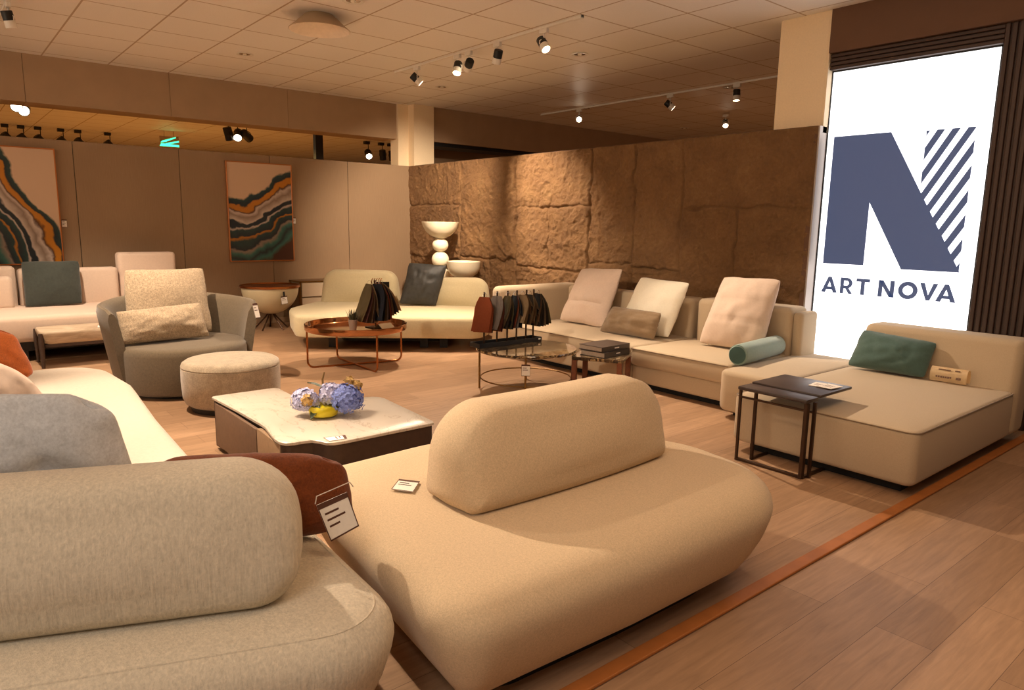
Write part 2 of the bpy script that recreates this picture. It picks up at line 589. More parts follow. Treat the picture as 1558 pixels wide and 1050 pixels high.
def solid(bm, outline, rings, xf=None, crown=0.0, step=0.06, nin=5, fn=None, flatbottom=True):
    """stack of inset copies of an outline: rings = [(inset, z)]; closed with a crowned cap"""
    o = resample(outline, step)
    N = len(o)
    A = sum(o[i].x*o[(i+1) % N].y-o[(i+1) % N].x*o[i].y for i in range(N))
    if A < 0:
        o = o[::-1]
    cen = Vector((0, 0))
    for p in o:
        cen += p/N
    nrm = []
    for i in range(N):
        d = o[(i+1) % N]-o[i-1]
        nrm.append(Vector((-d.y, d.x)).normalized())
    def ring(ins):
        k = min(ins, 0.10)
        e = max(0.0, ins-0.10)
        res = []
        for p, nn in zip(o, nrm):
            q = p+nn*k
            if e:
                L = (cen-q).length
                q = q+(cen-q)*min(0.95, e/max(L, 1e-4))
            res.append(q)
        return res
    def put(q, z):
        p = Vector((q.x, q.y, z))
        if fn:
            p = fn(p)
        return bm.verts.new(xf(p) if xf else p)
    vr = [[put(q, z) for q in ring(ins)] for ins, z in rings]
    for a, b in zip(vr, vr[1:]):
        for k in range(N):
            bm.faces.new((a[k], a[(k+1) % N], b[(k+1) % N], b[k]))
    last = ring(rings[-1][0])
    zt = rings[-1][1]
    prev = vr[-1]
    for j in range(1, nin):
        s = j/nin
        cur = [put(q.lerp(cen, s), zt+crown*(1-(1-s)**2)) for q in last]
        for k in range(N):
            bm.faces.new((prev[k], prev[(k+1) % N], cur[(k+1) % N], cur[k]))
        prev = cur
    cv = put(cen, zt+crown)
    for k in range(N):
        bm.faces.new((prev[k], prev[(k+1) % N], cv))
    first = ring(rings[0][0])
    cb = put(cen, rings[0][1])
    for k in range(N):
        bm.faces.new((vr[0][(k+1) % N], vr[0][k], cb))

def rect(x0, y0, x1, y1, r):
    return roundpoly([(x0, y0, r), (x1, y0, r), (x1, y1, r), (x0, y1, r)], 6)

def block(bm, x0, y0, z0, x1, y1, z1, r=0.05, rc=0.06, crown=0.0, fn=None, step=0.08):
    """upholstered block: rounded plan corners rc, rounded edges r"""
    A = (pi/2, pi/3, pi/6, 0)
    rings = [(r*(1-cos(a)), z0+r-r*sin(a)) for a in A]
    rings += [(r*(1-cos(a)), z1-r+r*sin(a)) for a in A[::-1]]
    solid(bm, rect(x0, y0, x1, y1, rc), rings, crown=crown, fn=fn, step=step)

def cushion(bm, c4, thick, n=34, pinch=0.06, pw=0.55, wr=0.012, seed=0, wf=6.0, fold=0.0, side=0.0, rc=0.05):
    """soft cushion between four corners bl, br, tr, tl; side shifts the body along its normal"""
    bl, br, tr, tl = [Vector(p) for p in c4]
    nn = (br-bl+tr-tl).cross(tl-bl+tr-br).normalized()
    def P(u, v):
        uu = 0.5+(u-0.5)*(1-pinch*(1-(2*v-1)**2)*1.0)
        vv = 0.5+(v-0.5)*(1-pinch*(1-(2*u-1)**2)*1.0)
        k = (abs(2*u-1)*abs(2*v-1))**5*rc
        uu += (0.5-uu)*k
        vv += (0.5-vv)*k
        e = noise.noise(Vector((u*4+seed, v*4, seed*1.7)))*0.012*max(abs(2*u-1), abs(2*v-1))**4
        uu += e
        vv += e*0.8
        return bl*(1-uu)*(1-vv)+br*uu*(1-vv)+tr*uu*vv+tl*(1-uu)*vv
    L = max((br-bl).length, (tl-bl).length)
    g = {}
    for sd in (1, -1):
        for i in range(n+1):
            for j in range(n+1):
                u = 0.5-0.5*cos(pi*i/n); v = 0.5-0.5*cos(pi*j/n)
                edge = i in (0, n) or j in (0, n)
                if edge and sd == -1:
                    g[(sd, i, j)] = g[(1, i, j)]
                    continue
                h = (sin(pi*u)*sin(pi*v))**pw if not edge else 0.0
                p = P(u, v)
                q = Vector((u*wf+seed*3.1, v*wf*0.7+seed, sd*2.0))
                w = (noise.noise(q)+0.5*noise.noise(q*2.3))*wr*1.3*h
                e = (1-min(1, 4*u*(1-u)))**5
                w += noise.noise(Vector((u*3+seed, v*14, seed*2.0+sd)))*wr*1.8*e*h**0.5
                e = (1-min(1, 4*v*(1-v)))**5
                w += noise.noise(Vector((u*14, v*3+seed, seed*2.0-sd)))*wr*1.4*e*h**0.5
                w -= sd*0.0
                if fold:
                    w -= fold*h*(math.exp(-((v-0.36)/0.03)**2)+0.7*math.exp(-((v-0.66)/0.03)**2))
                g[(sd, i, j)] = bm.verts.new(p+nn*(sd*(thick/2*h+w)+side*h))
    for sd in (1, -1):
        for i in range(n):
            for j in range(n):
                q = (g[(sd, i, j)], g[(sd, i+1, j)], g[(sd, i+1, j+1)], g[(sd, i, j+1)])
                try:
                    bm.faces.new(q if sd == 1 else q[::-1])
                except ValueError:
                    pass

def prism(bm, poly, a, b, xf):
    """flat polygon (list of 2-D points) extruded between depths a and b through xf(u, v, w)"""
    A = [bm.verts.new(xf(u, v, a)) for u, v in poly]
    Bv = [bm.verts.new(xf(u, v, b)) for u, v in poly]
    n = len(poly)
    fa = bm.faces.new(A[::-1]); fb = bm.faces.new(Bv)
    for k in range(n):
        bm.faces.new((A[k], A[(k+1) % n], Bv[(k+1) % n], Bv[k]))
    bmesh.ops.triangulate(bm, faces=[fa, fb])

def pillow(name, label, c4, thick, m, cat='cushion', group=None, piping=False, **kw):
    bm = B()
    cushion(bm, c4, thick, **kw)
    o = lin(bm, name, m)
    tag(o, label, cat, group)
    return o

def price_card(name, label, c4, lines=3, parent=None, header=True, m='paper', group=None):
    """small printed card; c4 = bl, br, tr, tl"""
    bl, br, tr, tl = [Vector(p) for p in c4]
    nn = (br-bl).cross(tl-bl).normalized()
    def Q(u, v, h):
        return bl*(1-u)*(1-v)+br*u*(1-v)+tr*u*v+tl*(1-u)*v+nn*h
    def slab(bm, u0, v0, u1, v1, h0, h1):
        vs = [bm.verts.new(Q(u, v, h)) for h in (h0, h1) for u, v in ((u0, v0), (u1, v0), (u1, v1), (u0, v1))]
        for f in ((3, 2, 1, 0), (4, 5, 6, 7), (0, 1, 5, 4), (1, 2, 6, 5), (2, 3, 7, 6), (3, 0, 4, 7)):
            bm.faces.new([vs[i] for i in f])
    if parent is None:
        root = thing(name, label, 'price tag', tuple((bl+br+tr+tl)/4), group)
    else:
        root = parent
    bm = B(); slab(bm, 0, 0, 1, 1, 0, 0.0015)
    lin(bm, 'card', m, root, smooth=False)
    bm = B()
    if header:
        slab(bm, 0.0, 0.86, 1.0, 1.0, 0.0016, 0.0022)
        slab(bm, 0.0, 0.0, 1.0, 0.04, 0.0016, 0.0022)
        slab(bm, 0.0, 0.04, 0.03, 0.86, 0.0016, 0.0022)
        slab(bm, 0.97, 0.04, 1.0, 0.86, 0.0016, 0.0022)
    if header:
        lin(bm, 'printed_border', 'print_dk', root, smooth=False)
    else:
        bm.free()
    for k in range(lines):
        bm = B()
        v = 0.72-0.17*k
        slab(bm, 0.14, v-0.05, 0.14+[0.45, 0.6, 0.35, 0.5][k % 4], v, 0.0016, 0.0022)
        lin(bm, 'printed_line', 'print_dk', root, smooth=False)
    return root

# ================================================================== the setting
ZC = 3.17          # ceiling
XW = -9.598        # painted partition
YW = 5.884         # stone partition
ZW = 2.255         # top of the partitions

bm = B(); box(bm, (-20, -7, -0.1), (6, 15, 0.0)); struct('floor', bm, 'floor', origin=(0, 0, 0))
bm = B(); box(bm, (-20, -7, ZC), (6, 15, ZC+0.1)); struct('ceiling', bm, 'ceil', origin=(0, 0, 0))
bm = B(); box(bm, (-1.386, -3.0, 0.0), (-1.330, YW+0.02, 0.012), 0.004); struct('trim_1', bm, 'strip')

# painted partition with panel seams and a thin cap
bm = B()
ys = [-3.2, -1.0, 0.24, 1.387, 2.52, 3.66, 4.80, YW]
for a, b in zip(ys, ys[1:]):
    box(bm, (XW-0.10, a+0.003, 0), (XW, b-0.003, ZW), 0.003, 1)
struct('wall_left', bm, 'wallp', origin=(XW, 0, 0))
bm = B(); box(bm, (XW-0.09, -3.2, 0.01), (XW-0.012, YW, ZW-0.01)); struct('wall_left_core', bm, 'black', origin=(XW, 0, 0))
bm = B(); box(bm, (XW, -3.2, 0.0), (XW+0.012, YW, 0.07), 0.003); struct('baseboard_left', bm, 'beam')

# rough stone partition: height field
def stone_wall():
    x0, x1 = -9.60, -3.10
    nx, nz = 780, 270
    cols = [-9.7, -8.24, -7.04, -5.73, -5.07, -4.45, -3.0]
    hz = {0: [1.665, 0.9], 1: [0.947], 2: [1.615, 0.877], 3: [0.984], 4: [0.964], 5: [1.60]}
    split = {2: (-6.42, 0.877, 1.615), 5: (-3.83, 0.0, 1.60), 1: (-7.59, 0.0, 0.947)}
    rnd = random.Random(3)
    off = {}
    bm = B()
    vs = []
    for j in range(nz+1):
        z = ZW*j/nz
        row = []
        for i in range(nx+1):
            x = x0+(x1-x0)*i/nx
            jx = x+0.035*noise.noise(Vector((x*3, z*5, 3.0)))+0.014*noise.noise(Vector((x*15, z*15, 9)))
            jz = z+0.035*noise.noise(Vector((x*5, z*3, 7.0)))+0.014*noise.noise(Vector((x*15, z*15, 1)))
            c = 0
            while c < 5 and jx > cols[c+1]:
                c += 1
            dcol = min(abs(jx-cols[c]), abs(jx-cols[c+1]))
            r = sum(1 for h in hz[c] if jz < h)
            dh = min([abs(jz-h) for h in hz[c]]+[9])
            sp = 0; ds = 9
            if c in split:
                sx, a, b = split[c]
                if a < jz < b:
                    sp = 1 if jx > sx else 0
                    ds = abs(jx-sx)
            key = (c, r, sp)
            if key not in off:
                off[key] = (rnd.uniform(-0.018, 0.020), rnd.uniform(-0.012, 0.012), rnd.uniform(-0.01, 0.01))
            o = off[key]
            p = Vector((x, z, 0))
            h = 0.02+o[0]+o[1]*(x-cols[c])*0.8+o[2]*(z-1.1)
            h += 0.020*noise.fractal(p*2.2, 1.0, 2.0, 4)
            rd = 1-abs(noise.noise(Vector((x*3.4, z*2.6, 11))))
            h += 0.014*(rd**6)
            st = noise.noise(Vector((x*1.3, z*2.8, 4.2)))*3.0
            h += 0.012*(st-math.floor(st))*max(0, noise.noise(Vector((x*0.9, z*0.9, 2.1)))+0.35)
            h += 0.013*noise.fractal(p*13, 0.7, 2.1, 5)
            vd_ = noise.voronoi(Vector((jx*2.6+0.3*z, jz*2.2, 0.7)))[0]
            h += 0.016*min(0.5, vd_[1]-vd_[0])
            amp = 0.5+0.5*noise.noise(Vector((x*2.1, z*2.1, 31)))
            d = min(dcol, ds+0.004, dh+0.002)
            h -= 0.050*math.exp(-(d/0.015)**2)*max(0.25, amp)
            if j == nz:
                h = min(h, 0.03)
            row.append(bm.verts.new((x, YW-0.01-h, z)))
        vs.append(row)
    for j in range(nz):
        for i in range(nx):
            bm.faces.new((vs[j][i], vs[j][i+1], vs[j+1][i+1], vs[j+1][i]))
    # body behind the face
    bk = [[bm.verts.new((x, YW+0.07, z)) for x in (x0, x1)] for z in (0, ZW)]
    bm.faces.new((bk[0][0], bk[0][1], bk[1][1], bk[1][0]))
    bm.faces.new([vs[nz][i] for i in range(nx+1)]+[bk[1][1], bk[1][0]])
    bm.faces.new([vs[j][nx] for j in range(nz+1)]+[bk[1][1], bk[0][1]])
    bm.faces.new([vs[j][0] for j in range(nz+1)]+[bk[1][0], bk[0][0]])
    o = lin(bm, 'wall_back', 'stone', None, (x0, YW, 0), True, auto=False)
    o['kind'] = 'structure'
stone_wall()
bm = B(); box(bm, (-9.60, YW+0.02, ZW), (-3.10, YW+0.09, ZW+0.012)); struct('trim_2', bm, 'fascia')
bm = B(); box(bm, (-3.145, YW-0.03, 0), (-3.10, YW+0.06, ZW), 0.003); struct('trim_3', bm, 'fascia')
bm = B(); box(bm, (-3.10, YW-0.035, 0), (-3.085, YW+0.085, ZW), 0.003); struct('trim_4', bm, plain('grey_metal_corner', (176, 164, 156), 0.4, 0.4))

# columns above the partitions
bm = B(); box(bm, (-10.2, YW, 0), (XW+0.06, YW+0.36, ZC)); struct('trim_5', bm, 'column')
bm = B(); box(bm, (-9.93, YW-0.18, 0), (-9.70, YW, ZC)); struct('trim_6', bm, 'column')
bm = B(); box(bm, (-3.54, YW+0.01, ZW+0.002), (-3.103, YW+0.05, ZC), 0.004); box(bm, (-3.118, YW+0.012, 2.2), (-3.085, YW+0.16, ZC), 0.002); struct('trim_7', bm, 'column')

# deep beam above the painted partition, running on behind the stone wall
bm = B()
ys = [-3.2, -0.6, 1.0, 2.5, 4.0, 5.70]
for a, b in zip(ys, ys[1:]):
    box(bm, (-10.15, a+0.002, 2.655), (-9.74, b-0.002, ZC))
struct('trim_8', bm, 'beam')
bm = B(); box(bm, (-10.15, YW+0.36, 2.655), (-9.60, 14.9, ZC)); struct('trim_9', bm, 'beam')
bm = B(); box(bm, (-10.10, YW+0.36, 2.60), (-9.66, 14.9, 2.655)); struct('trim_10', bm, 'black')
bm = B(); box(bm, (-10.6, YW+0.36, 0), (-10.5, 14.9, ZC)); struct('wall_rear_side', bm, 'wallp')
bm = B(); box(bm, (-10.5, 14.8, 0), (6, 14.9, ZC)); struct('wall_rear', bm, 'beam')
bm = B(); box(bm, (-20, -7, 0), (-19.9, 15, ZC)); struct('wall_far', bm, 'beam')

# sign wall: fascia, ribbed surround
bm = B(); box(bm, (-3.085, YW, 2.83), (6, YW+0.3, ZC)); struct('wall_right', bm, 'fascia')
bm = B()
box(bm, (-3.085, YW+0.12, 0), (6, YW+0.3, 2.83))
struct('wall_right_backing', bm, 'black')
bm = B()
x = -1.845
while x < 4.0:
    box(bm, (x, YW+0.035, 0), (x+0.030, YW+0.121, 2.83), 0.006, 2)
    box(bm, (x+0.030, YW+0.058, 0), (x+0.044, YW+0.121, 2.83))
    x += 0.044
struct('trim_11', bm, 'ribbed')
bm = B()
z = 2.70
while z < 2.826:
    box(bm, (-3.085, YW+0.035, z), (-1.845, YW+0.121, z+0.026), 0.005, 2)
    box(bm, (-3.085, YW+0.06, z+0.026), (-1.845, YW+0.121, z+0.033))
    z += 0.033
struct('trim_12', bm, 'ribbed')

# ================================================================== illuminated sign
YS = YW+0.10
sign = thing('illuminated_sign', 'tall white backlit lightbox sign with navy N logo and ART NOVA lettering', 'sign', (-2.46, YS, 0.05))
bm = B(); box(bm, (-3.082, YS, 0.06), (-1.866, YS+0.02, 2.692)); lin(bm, 'light_panel', 'sign_face', sign, smooth=False)
bm = B()
for lo, hi in (((-3.086, YS-0.012, 0.05), (-3.078, YS+0.02, 2.70)), ((-1.868, YS-0.012, 0.05), (-1.858, YS+0.02, 2.70)), ((-3.086, YS-0.012, 2.690), (-1.858, YS+0.02, 2.70)), ((-3.086, YS-0.012, 0.05), (-1.858, YS+0.02, 0.062))):
    box(bm, lo, hi)
lin(bm, 'frame', 'black', sign, smooth=False)
sx = lambda u, v, w: Vector((u, YS-w, v))
bm = B()
prism(bm, [(-3.024, 1.112), (-3.024, 2.168), (-2.565, 2.168), (-1.964, 1.096), (-2.382, 1.096), (-2.680, 1.625), (-2.680, 1.112)], 0.001, 0.004, sx)
lin(bm, 'letter_n_emblem', 'logo', sign, smooth=False)
def clip(poly, f):
    out = []
    for i in range(len(poly)):
        a, b = poly[i], poly[(i+1) % len(poly)]
        fa, fb = f(a), f(b)
        if fa >= 0:
            out.append(a)
        if (fa >= 0) != (fb >= 0):
            t = fa/(fa-fb)
            out.append((a[0]+(b[0]-a[0])*t, a[1]+(b[1]-a[1])*t))
    return out
SL = 0.385/0.225
for k in range(0, 12):
    xr = -2.280+0.1045*k
    xl = xr-0.053
    top = 2.157
    poly = [(xl, top), (xr, top), (xr-3/SL, top-3), (xl-3/SL, top-3)]
    poly = clip(poly, lambda p: p[0]+2.304)
    poly = clip(poly, lambda p: -1.970-p[0])
    dx, dz = 0.601, -1.072
    poly = clip(poly, lambda p: (p[0]+2.565)*(-dz)+(p[1]-2.168)*dx)
    poly = clip(poly, lambda p: p[1]-1.10)
    if len(poly) >= 3:
        bm = B(); prism(bm, poly, 0.001, 0.0045, sx); lin(bm, 'stripe', 'logo', sign, smooth=False)
z0, hc = 0.866, 0.134
def stroke(bm, pts, w):
    prism(bm, pts, 0.001, 0.004, sx)
def letter(name, polys):
    bm = B()
    for p in polys:
        prism(bm, p, 0.001, 0.004, sx)
    lin(bm, name, 'logo', sign, smooth=False)
def L_A(x0, x1):
    w = x1-x0; m = (x0+x1)/2; t = 0.030
    P = lambda u, v: (x0+u*w, z0+v*hc)
    a = [P(0, 0), P(0.40, 1), P(0.50, 1), P(0.50, 0.72), P(0.25, 0)]
    b = [P(1, 0), P(0.75, 0), P(0.50, 0.72), P(0.50, 1), P(0.60, 1)]
    c = [P(0.28, 0.18), P(0.72, 0.18), P(0.66, 0.36), P(0.34, 0.36)]
    letter('letter_a', [a, b, c])
def L_R(x0, x1):
    w = x1-x0; t = 0.031
    P = lambda u, v: (x0+u*w, z0+v*hc)
    arc_o = [(0.50+0.44*cos(a), 0.665+0.335*sin(a)) for a in [pi/2-pi*i/12 for i in range(13)]]
    arc_i = [(0.48+0.20*cos(a), 0.665+0.155*sin(a)) for a in [pi/2-pi*i/12 for i in range(13)]]
    ring = []
    polys = [[P(0, 0), P(0, 1), P(0.27, 1), P(0.27, 0)]]
    polys.append([P(0.27, 1), P(0.50, 1), P(0.48, 0.82), P(0.27, 0.82)])
    polys.append([P(0.27, 0.51), P(0.48, 0.51), P(0.50, 0.33), P(0.27, 0.33)])
    for i in range(12):
        polys.append([P(*arc_o[i]), P(*arc_o[i+1]), P(*arc_i[i+1]), P(*arc_i[i])])
    polys.append([P(0.40, 0.36), P(0.66, 0.36), P(1.0, 0), P(0.70, 0)])
    letter('letter_r', polys)
def L_T(x0, x1):
    w = x1-x0
    P = lambda u, v: (x0+u*w, z0+v*hc)
    letter('letter_t', [[P(0, 0.81), P(0, 1), P(1, 1), P(1, 0.81)], [P(0.36, 0), P(0.36, 0.81), P(0.64, 0.81), P(0.64, 0)]])
def L_N(x0, x1):
    w = x1-x0
    P = lambda u, v: (x0+u*w, z0+v*hc)
    letter('letter_n', [[P(0, 0), P(0, 1), P(0.26, 1), P(0.26, 0)], [P(0.74, 0), P(0.74, 1), P(1, 1), P(1, 0)], [P(0.0, 1), P(0.28, 1), P(1.0, 0.0), P(0.72, 0)]])
def L_O(x0, x1):
    c = ((x0+x1)/2, z0+hc/2); ro = (x1-x0)/2; rz = hc/2*1.04; n = 36
    polys = []
    for i in range(n):
        a, b = 2*pi*i/n, 2*pi*(i+1)/n
        polys.append([(c[0]+ro*cos(a), c[1]+rz*sin(a)), (c[0]+ro*cos(b), c[1]+rz*sin(b)), (c[0]+(ro-0.034)*cos(b), c[1]+(rz-0.032)*sin(b)), (c[0]+(ro-0.034)*cos(a), c[1]+(rz-0.032)*sin(a))])
    letter('letter_o', polys)
def L_V(x0, x1):
    w = x1-x0
    P = lambda u, v: (x0+u*w, z0+v*hc)
    letter('letter_v', [[P(0, 1), P(0.26, 1), P(0.5, 0.30), P(0.5, 0), P(0.40, 0)], [P(1, 1), P(0.74, 1), P(0.5, 0.30), P(0.5, 0), P(0.60, 0)]])
L_A(-3.018, -2.880); L_R(-2.855, -2.748); L_T(-2.722, -2.612); L_N(-2.541, -2.417); L_O(-2.386, -2.241); L_V(-2.228, -2.098); L_A(-2.108, -1.967)

# ================================================================== paintings and their cards
def painting(name, label, y0, y1, z0, z1, kind):
    r = thing(name, label, 'painting', (XW, (y0+y1)/2, (z0+z1)/2))
    bm = B(); box(bm, (XW+0.004, y0+0.012, z0+0.012), (XW+0.035, y1-0.012, z1-0.012)); lin(bm, 'canvas', painting_mat('agate_canvas_%d' % kind, kind), r, smooth=False)
    bm = B()
    for lo, hi in (((XW+0.002, y0, z0), (XW+0.045, y0+0.013, z1)), ((XW+0.002, y1-0.013, z0), (XW+0.045, y1, z1)), ((XW+0.002, y0+0.013, z0), (XW+0.045, y1-0.013, z0+0.013)), ((XW+0.002, y0+0.013, z1-0.013), (XW+0.045, y1-0.013, z1))):
        box(bm, lo, hi, 0.002, 1)
    lin(bm, 'frame', 'gold_frame', r, smooth=False)
painting('framed_painting', 'framed abstract painting of gold and teal agate waves rising to the right', 3.07, 3.945, 0.853, 2.152, 1)
painting('framed_painting', 'framed abstract painting of steep falling agate bands, half cut off at left', 0.32, 1.205, 0.866, 2.152, 2)
price_card('price_card', 'small white price card right of the painting with steep falling bands', [(XW+0.003, 1.216, 1.286), (XW+0.003, 1.268, 1.286), (XW+0.003, 1.268, 1.372), (XW+0.003, 1.216, 1.372)])
price_card('price_card', 'small white price card right of the painting with rising gold waves', [(XW+0.003, 3.953, 1.357), (XW+0.003, 3.995, 1.357), (XW+0.003, 3.995, 1.444), (XW+0.003, 3.953, 1.444)])

# ================================================================== near sofas with pebble backrests
def pebble_back(bm, org, d, nrm, length, h0, h1, th, bulge=0.05, lean=0.16, top_r=0.24, taper=0.0, br=0.06):
    """pebble backrest: org = front base point at one end, d = unit length direction, nrm = towards the seat side"""
    H = h1-h0
    def outline(ins):
        q = [(ins, ins, br), (length-ins, ins, br), (length-taper-ins, H-ins, top_r), (taper+ins, H-ins, top_r*1.1)]
        q = [(a, b, max(0.006, r-ins)) for a, b, r in q]
        o = roundpoly(q, 10)
        out = []
        for k in range(len(o)):
            a, b = o[k], o[(k+1) % len(o)]
            m_ = 14 if (k+1) % 11 == 0 else 1
            for t in range(m_):
                out.append(a.lerp(b, t/m_))
        return out
    t2 = th/2
    def xf(s, h, w):
        k = max(0.0, h/H)
        across = (w+t2)*(1-0.34*k)+lean*h
        b = bulge*(1-((s-length/2)/(length/2))**2)
        q = Vector((org[0], org[1], 0))+d*s+nrm*(across-b)
        q.z = h0+h
        return bm.verts.new(q)
    ed = 0.085
    rows = []
    for x in (-90, -68, -45, -22, 0, 22, 45, 68, 90):
        a = radians(x)
        rows.append([xf(p.x, p.y, (t2-ed)*(1 if x > 0 else -1 if x < 0 else 0)+ed*sin(a)) for p in outline(ed*(1-cos(a)))])
    def dome(x, y):
        X = (x-length/2)/(length/2-ed); Y = (y-H/2)/(H/2-ed)
        return 0.028*max(0.0, 1-X*X)*max(0.0, 1-Y*Y)
    N = len(rows[0])
    for a, b in zip(rows, rows[1:]):
        for k in range(N):
            bm.faces.new((a[k], a[(k+1) % N], b[(k+1) % N], b[k]))
    for row, sg in ((rows[0], -1), (rows[-1], 1)):
        inn = outline(ed)
        cen = Vector((length/2, H*0.5))
        prev = row
        for j in range(1, 6):
            t = j/6
            cur = [xf(p.x+(cen.x-p.x)*t, p.y+(cen.y-p.y)*t, sg*(t2+dome(p.x+(cen.x-p.x)*t, p.y+(cen.y-p.y)*t))) for p in inn]
            for k in range(N):
                bm.faces.new((prev[k], prev[(k+1) % N], cur[(k+1) % N], cur[k]))
            prev = cur
        c = xf(cen.x, cen.y, sg*(t2+dome(cen.x, cen.y)))
        for k in range(N):
            bm.faces.new((prev[k], prev[(k+1) % N], c))

# --- sofa A: the ottoman-deep module in the middle foreground
def inset(o, d):
    N = len(o)
    out = []
    for i in range(N):
        t = o[(i+1) % N]-o[i-1]
        out.append(o[i]+Vector((-t.y, t.x)).normalized()*d)
    return out

sa = thing('curved_sofa', 'sand coloured pebble sofa module with one low backrest, middle foreground beside the floor strip', 'sofa', (-1.95, 1.8, 0))
oA = roundpoly([(-1.335, 0.925, 0.15), (-1.30, 1.7, 0.5), (-1.30, 2.60, 0.40), (-2.06, 2.72, 0.42), (-2.68, 1.78, 0.5), (-2.63, 1.06, 0.22)], 10)
ringsA = [(0.24, 0.07), (0.15, 0.073), (0.10, 0.09), (0.062, 0.15), (0.028, 0.22), (0.007, 0.285), (0.0, 0.325), (0.006, 0.356), (0.022, 0.383), (0.048, 0.404), (0.085, 0.416), (0.12, 0.420)]
bm = B(); solid(bm, oA, ringsA, crown=0.006, step=0.03, nin=6); lin(bm, 'seat', 'boucle2', sa)
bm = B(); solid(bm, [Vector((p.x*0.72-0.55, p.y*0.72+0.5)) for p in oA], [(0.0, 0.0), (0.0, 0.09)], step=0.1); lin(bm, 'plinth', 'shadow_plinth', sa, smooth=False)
bm = B(); pebble_back(bm, (-1.772, 1.305), Vector((-0.02, 1, 0)).normalized(), Vector((-1, -0.02, 0)).normalized(), 1.10, 0.413, 0.778, 0.34, 0.03, 0.20, 0.25, 0.02); lin(bm, 'backrest', 'boucle2', sa)

# --- sofa B: same family, cut off by the lower left of the view
sb = thing('curved_sofa', 'greige woven pebble sofa module filling the lower left corner, seen from behind', 'sofa', (-2.1, 0.0, 0))
oB = roundpoly([(-1.345, 0.885, 0.20), (-2.72, 0.95, 0.22), (-2.84, -0.95, 0.3), (-2.12, -1.05, 0.3), (-1.66, 0.05, 0.4)], 10)
bm = B(); solid(bm, oB, ringsA, crown=0.006, step=0.03, nin=6); lin(bm, 'seat', 'boucle', sb)
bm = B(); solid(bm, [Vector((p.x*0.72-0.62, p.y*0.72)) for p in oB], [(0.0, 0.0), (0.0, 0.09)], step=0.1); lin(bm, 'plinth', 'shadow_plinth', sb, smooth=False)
oBr = resample(oB, 0.03)
sg_ = 1 if sum(oBr[i].x*oBr[(i+1) % len(oBr)].y-oBr[(i+1) % len(oBr)].x*oBr[i].y for i in range(len(oBr))) > 0 else -1
bm = B(); tube(bm, [(p.x, p.y, 0.405) for p in inset(oBr, 0.052*sg_)], 0.003, 6, True); lin(bm, 'piping', 'boucle', sb)
dB = Vector((-0.39, -0.92, 0)).normalized()
bm = B(); pebble_back(bm, (-1.592, 0.650), dB, Vector((-0.92, 0.39, 0)).normalized(), 1.12, 0.416, 0.778, 0.32, 0.0, 0.16, 0.26, 0.0, 0.13); lin(bm, 'backrest', 'boucle', sb)

# --- sofa C: brightly lit long seat running to the left behind sofa B
sc_ = thing('curved_sofa', 'bright cream long sofa seat with rounded end, left edge behind the grey cushion', 'sofa', (-4.1, 0.1, 0))
oC = roundpoly([(-2.89, 0.80, 0.10), (-3.9, 0.845, 0.5), (-4.75, 0.91, 0.5), (-5.50, 0.86, 0.34), (-5.50, -0.75, 0.3), (-2.89, -0.75, 0.1)], 10)
bm = B(); solid(bm, oC, ringsA, crown=0.006, step=0.04, nin=6); lin(bm, 'seat', 'linen', sc_)
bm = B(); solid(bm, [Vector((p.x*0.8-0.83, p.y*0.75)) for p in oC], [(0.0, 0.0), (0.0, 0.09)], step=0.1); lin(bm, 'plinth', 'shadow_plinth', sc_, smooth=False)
bm = B(); pebble_back(bm, (-3.1, -0.62), Vector((-1, 0, 0)), Vector((0, 1, 0)), 2.0, 0.35, 0.80, 0.30, 0.0, -0.1, 0.24, 0.02); lin(bm, 'backrest', 'linen', sc_)

# cushions on them
pillow('cushion', 'large grey linen cushion leaning behind the lower left backrest', [(-2.62, -0.16, 0.44), (-2.50, 0.50, 0.44), (-2.36, 0.385, 0.885), (-2.46, -0.26, 0.93)], 0.24, 'greyc', seed=1, wr=0.03, pinch=0.02, rc=0.3, wf=5)
pillow('cushion', 'pale blush linen cushion behind the grey cushion at the left edge', [(-3.42, -0.10, 0.46), (-3.22, 0.40, 0.45), (-3.34, 0.27, 0.78), (-3.45, -0.06, 0.98)], 0.20, 'pinkish', seed=2, wr=0.026, pinch=0.03, rc=0.2)
pillow('cushion', 'rust orange velvet cushion at the far left edge', [(-4.98, -0.02, 0.46), (-4.80, 0.43, 0.45), (-4.86, 0.325, 0.79), (-4.97, -0.08, 0.74)], 0.19, 'rust', seed=3, wr=0.022, pinch=0.0, rc=0.35)
bp = pillow('cushion', 'dark chestnut brown cushion with a hanging price tag, behind the lower left backrest', [(-2.19, 0.44, 0.425), (-1.95, 0.975, 0.425), (-1.985, 0.955, 0.68), (-2.22, 0.42, 0.71)], 0.19, 'brown_p', seed=4, wr=0.024, pinch=-0.02, pw=0.5, rc=0.25)
bp_tag = thing('price_tag', 'printed price tag in a clear sleeve on the chestnut brown cushion', 'price tag', (-1.88, 0.885, 0.5))
price_card('price_tag', '', [(-1.838, 0.838, 0.468), (-1.828, 0.925, 0.497), (-1.846, 0.897, 0.606), (-1.858, 0.805, 0.583)], 3, bp_tag)
bm = B()
tube(bm, [(-1.852, 0.80, 0.59), (-1.853, 0.805, 0.612), (-1.842, 0.905, 0.636), (-1.84, 0.915, 0.62)], 0.0018, 6)
lin(bm, 'sleeve_edge', 'clear', bp_tag)
price_card('price_card', 'small printed price card lying on the seat of the middle sand sofa', [(-2.178, 1.235, 0.430), (-2.105, 1.285, 0.430), (-2.182, 1.362, 0.430), (-2.252, 1.312, 0.430)], 2)

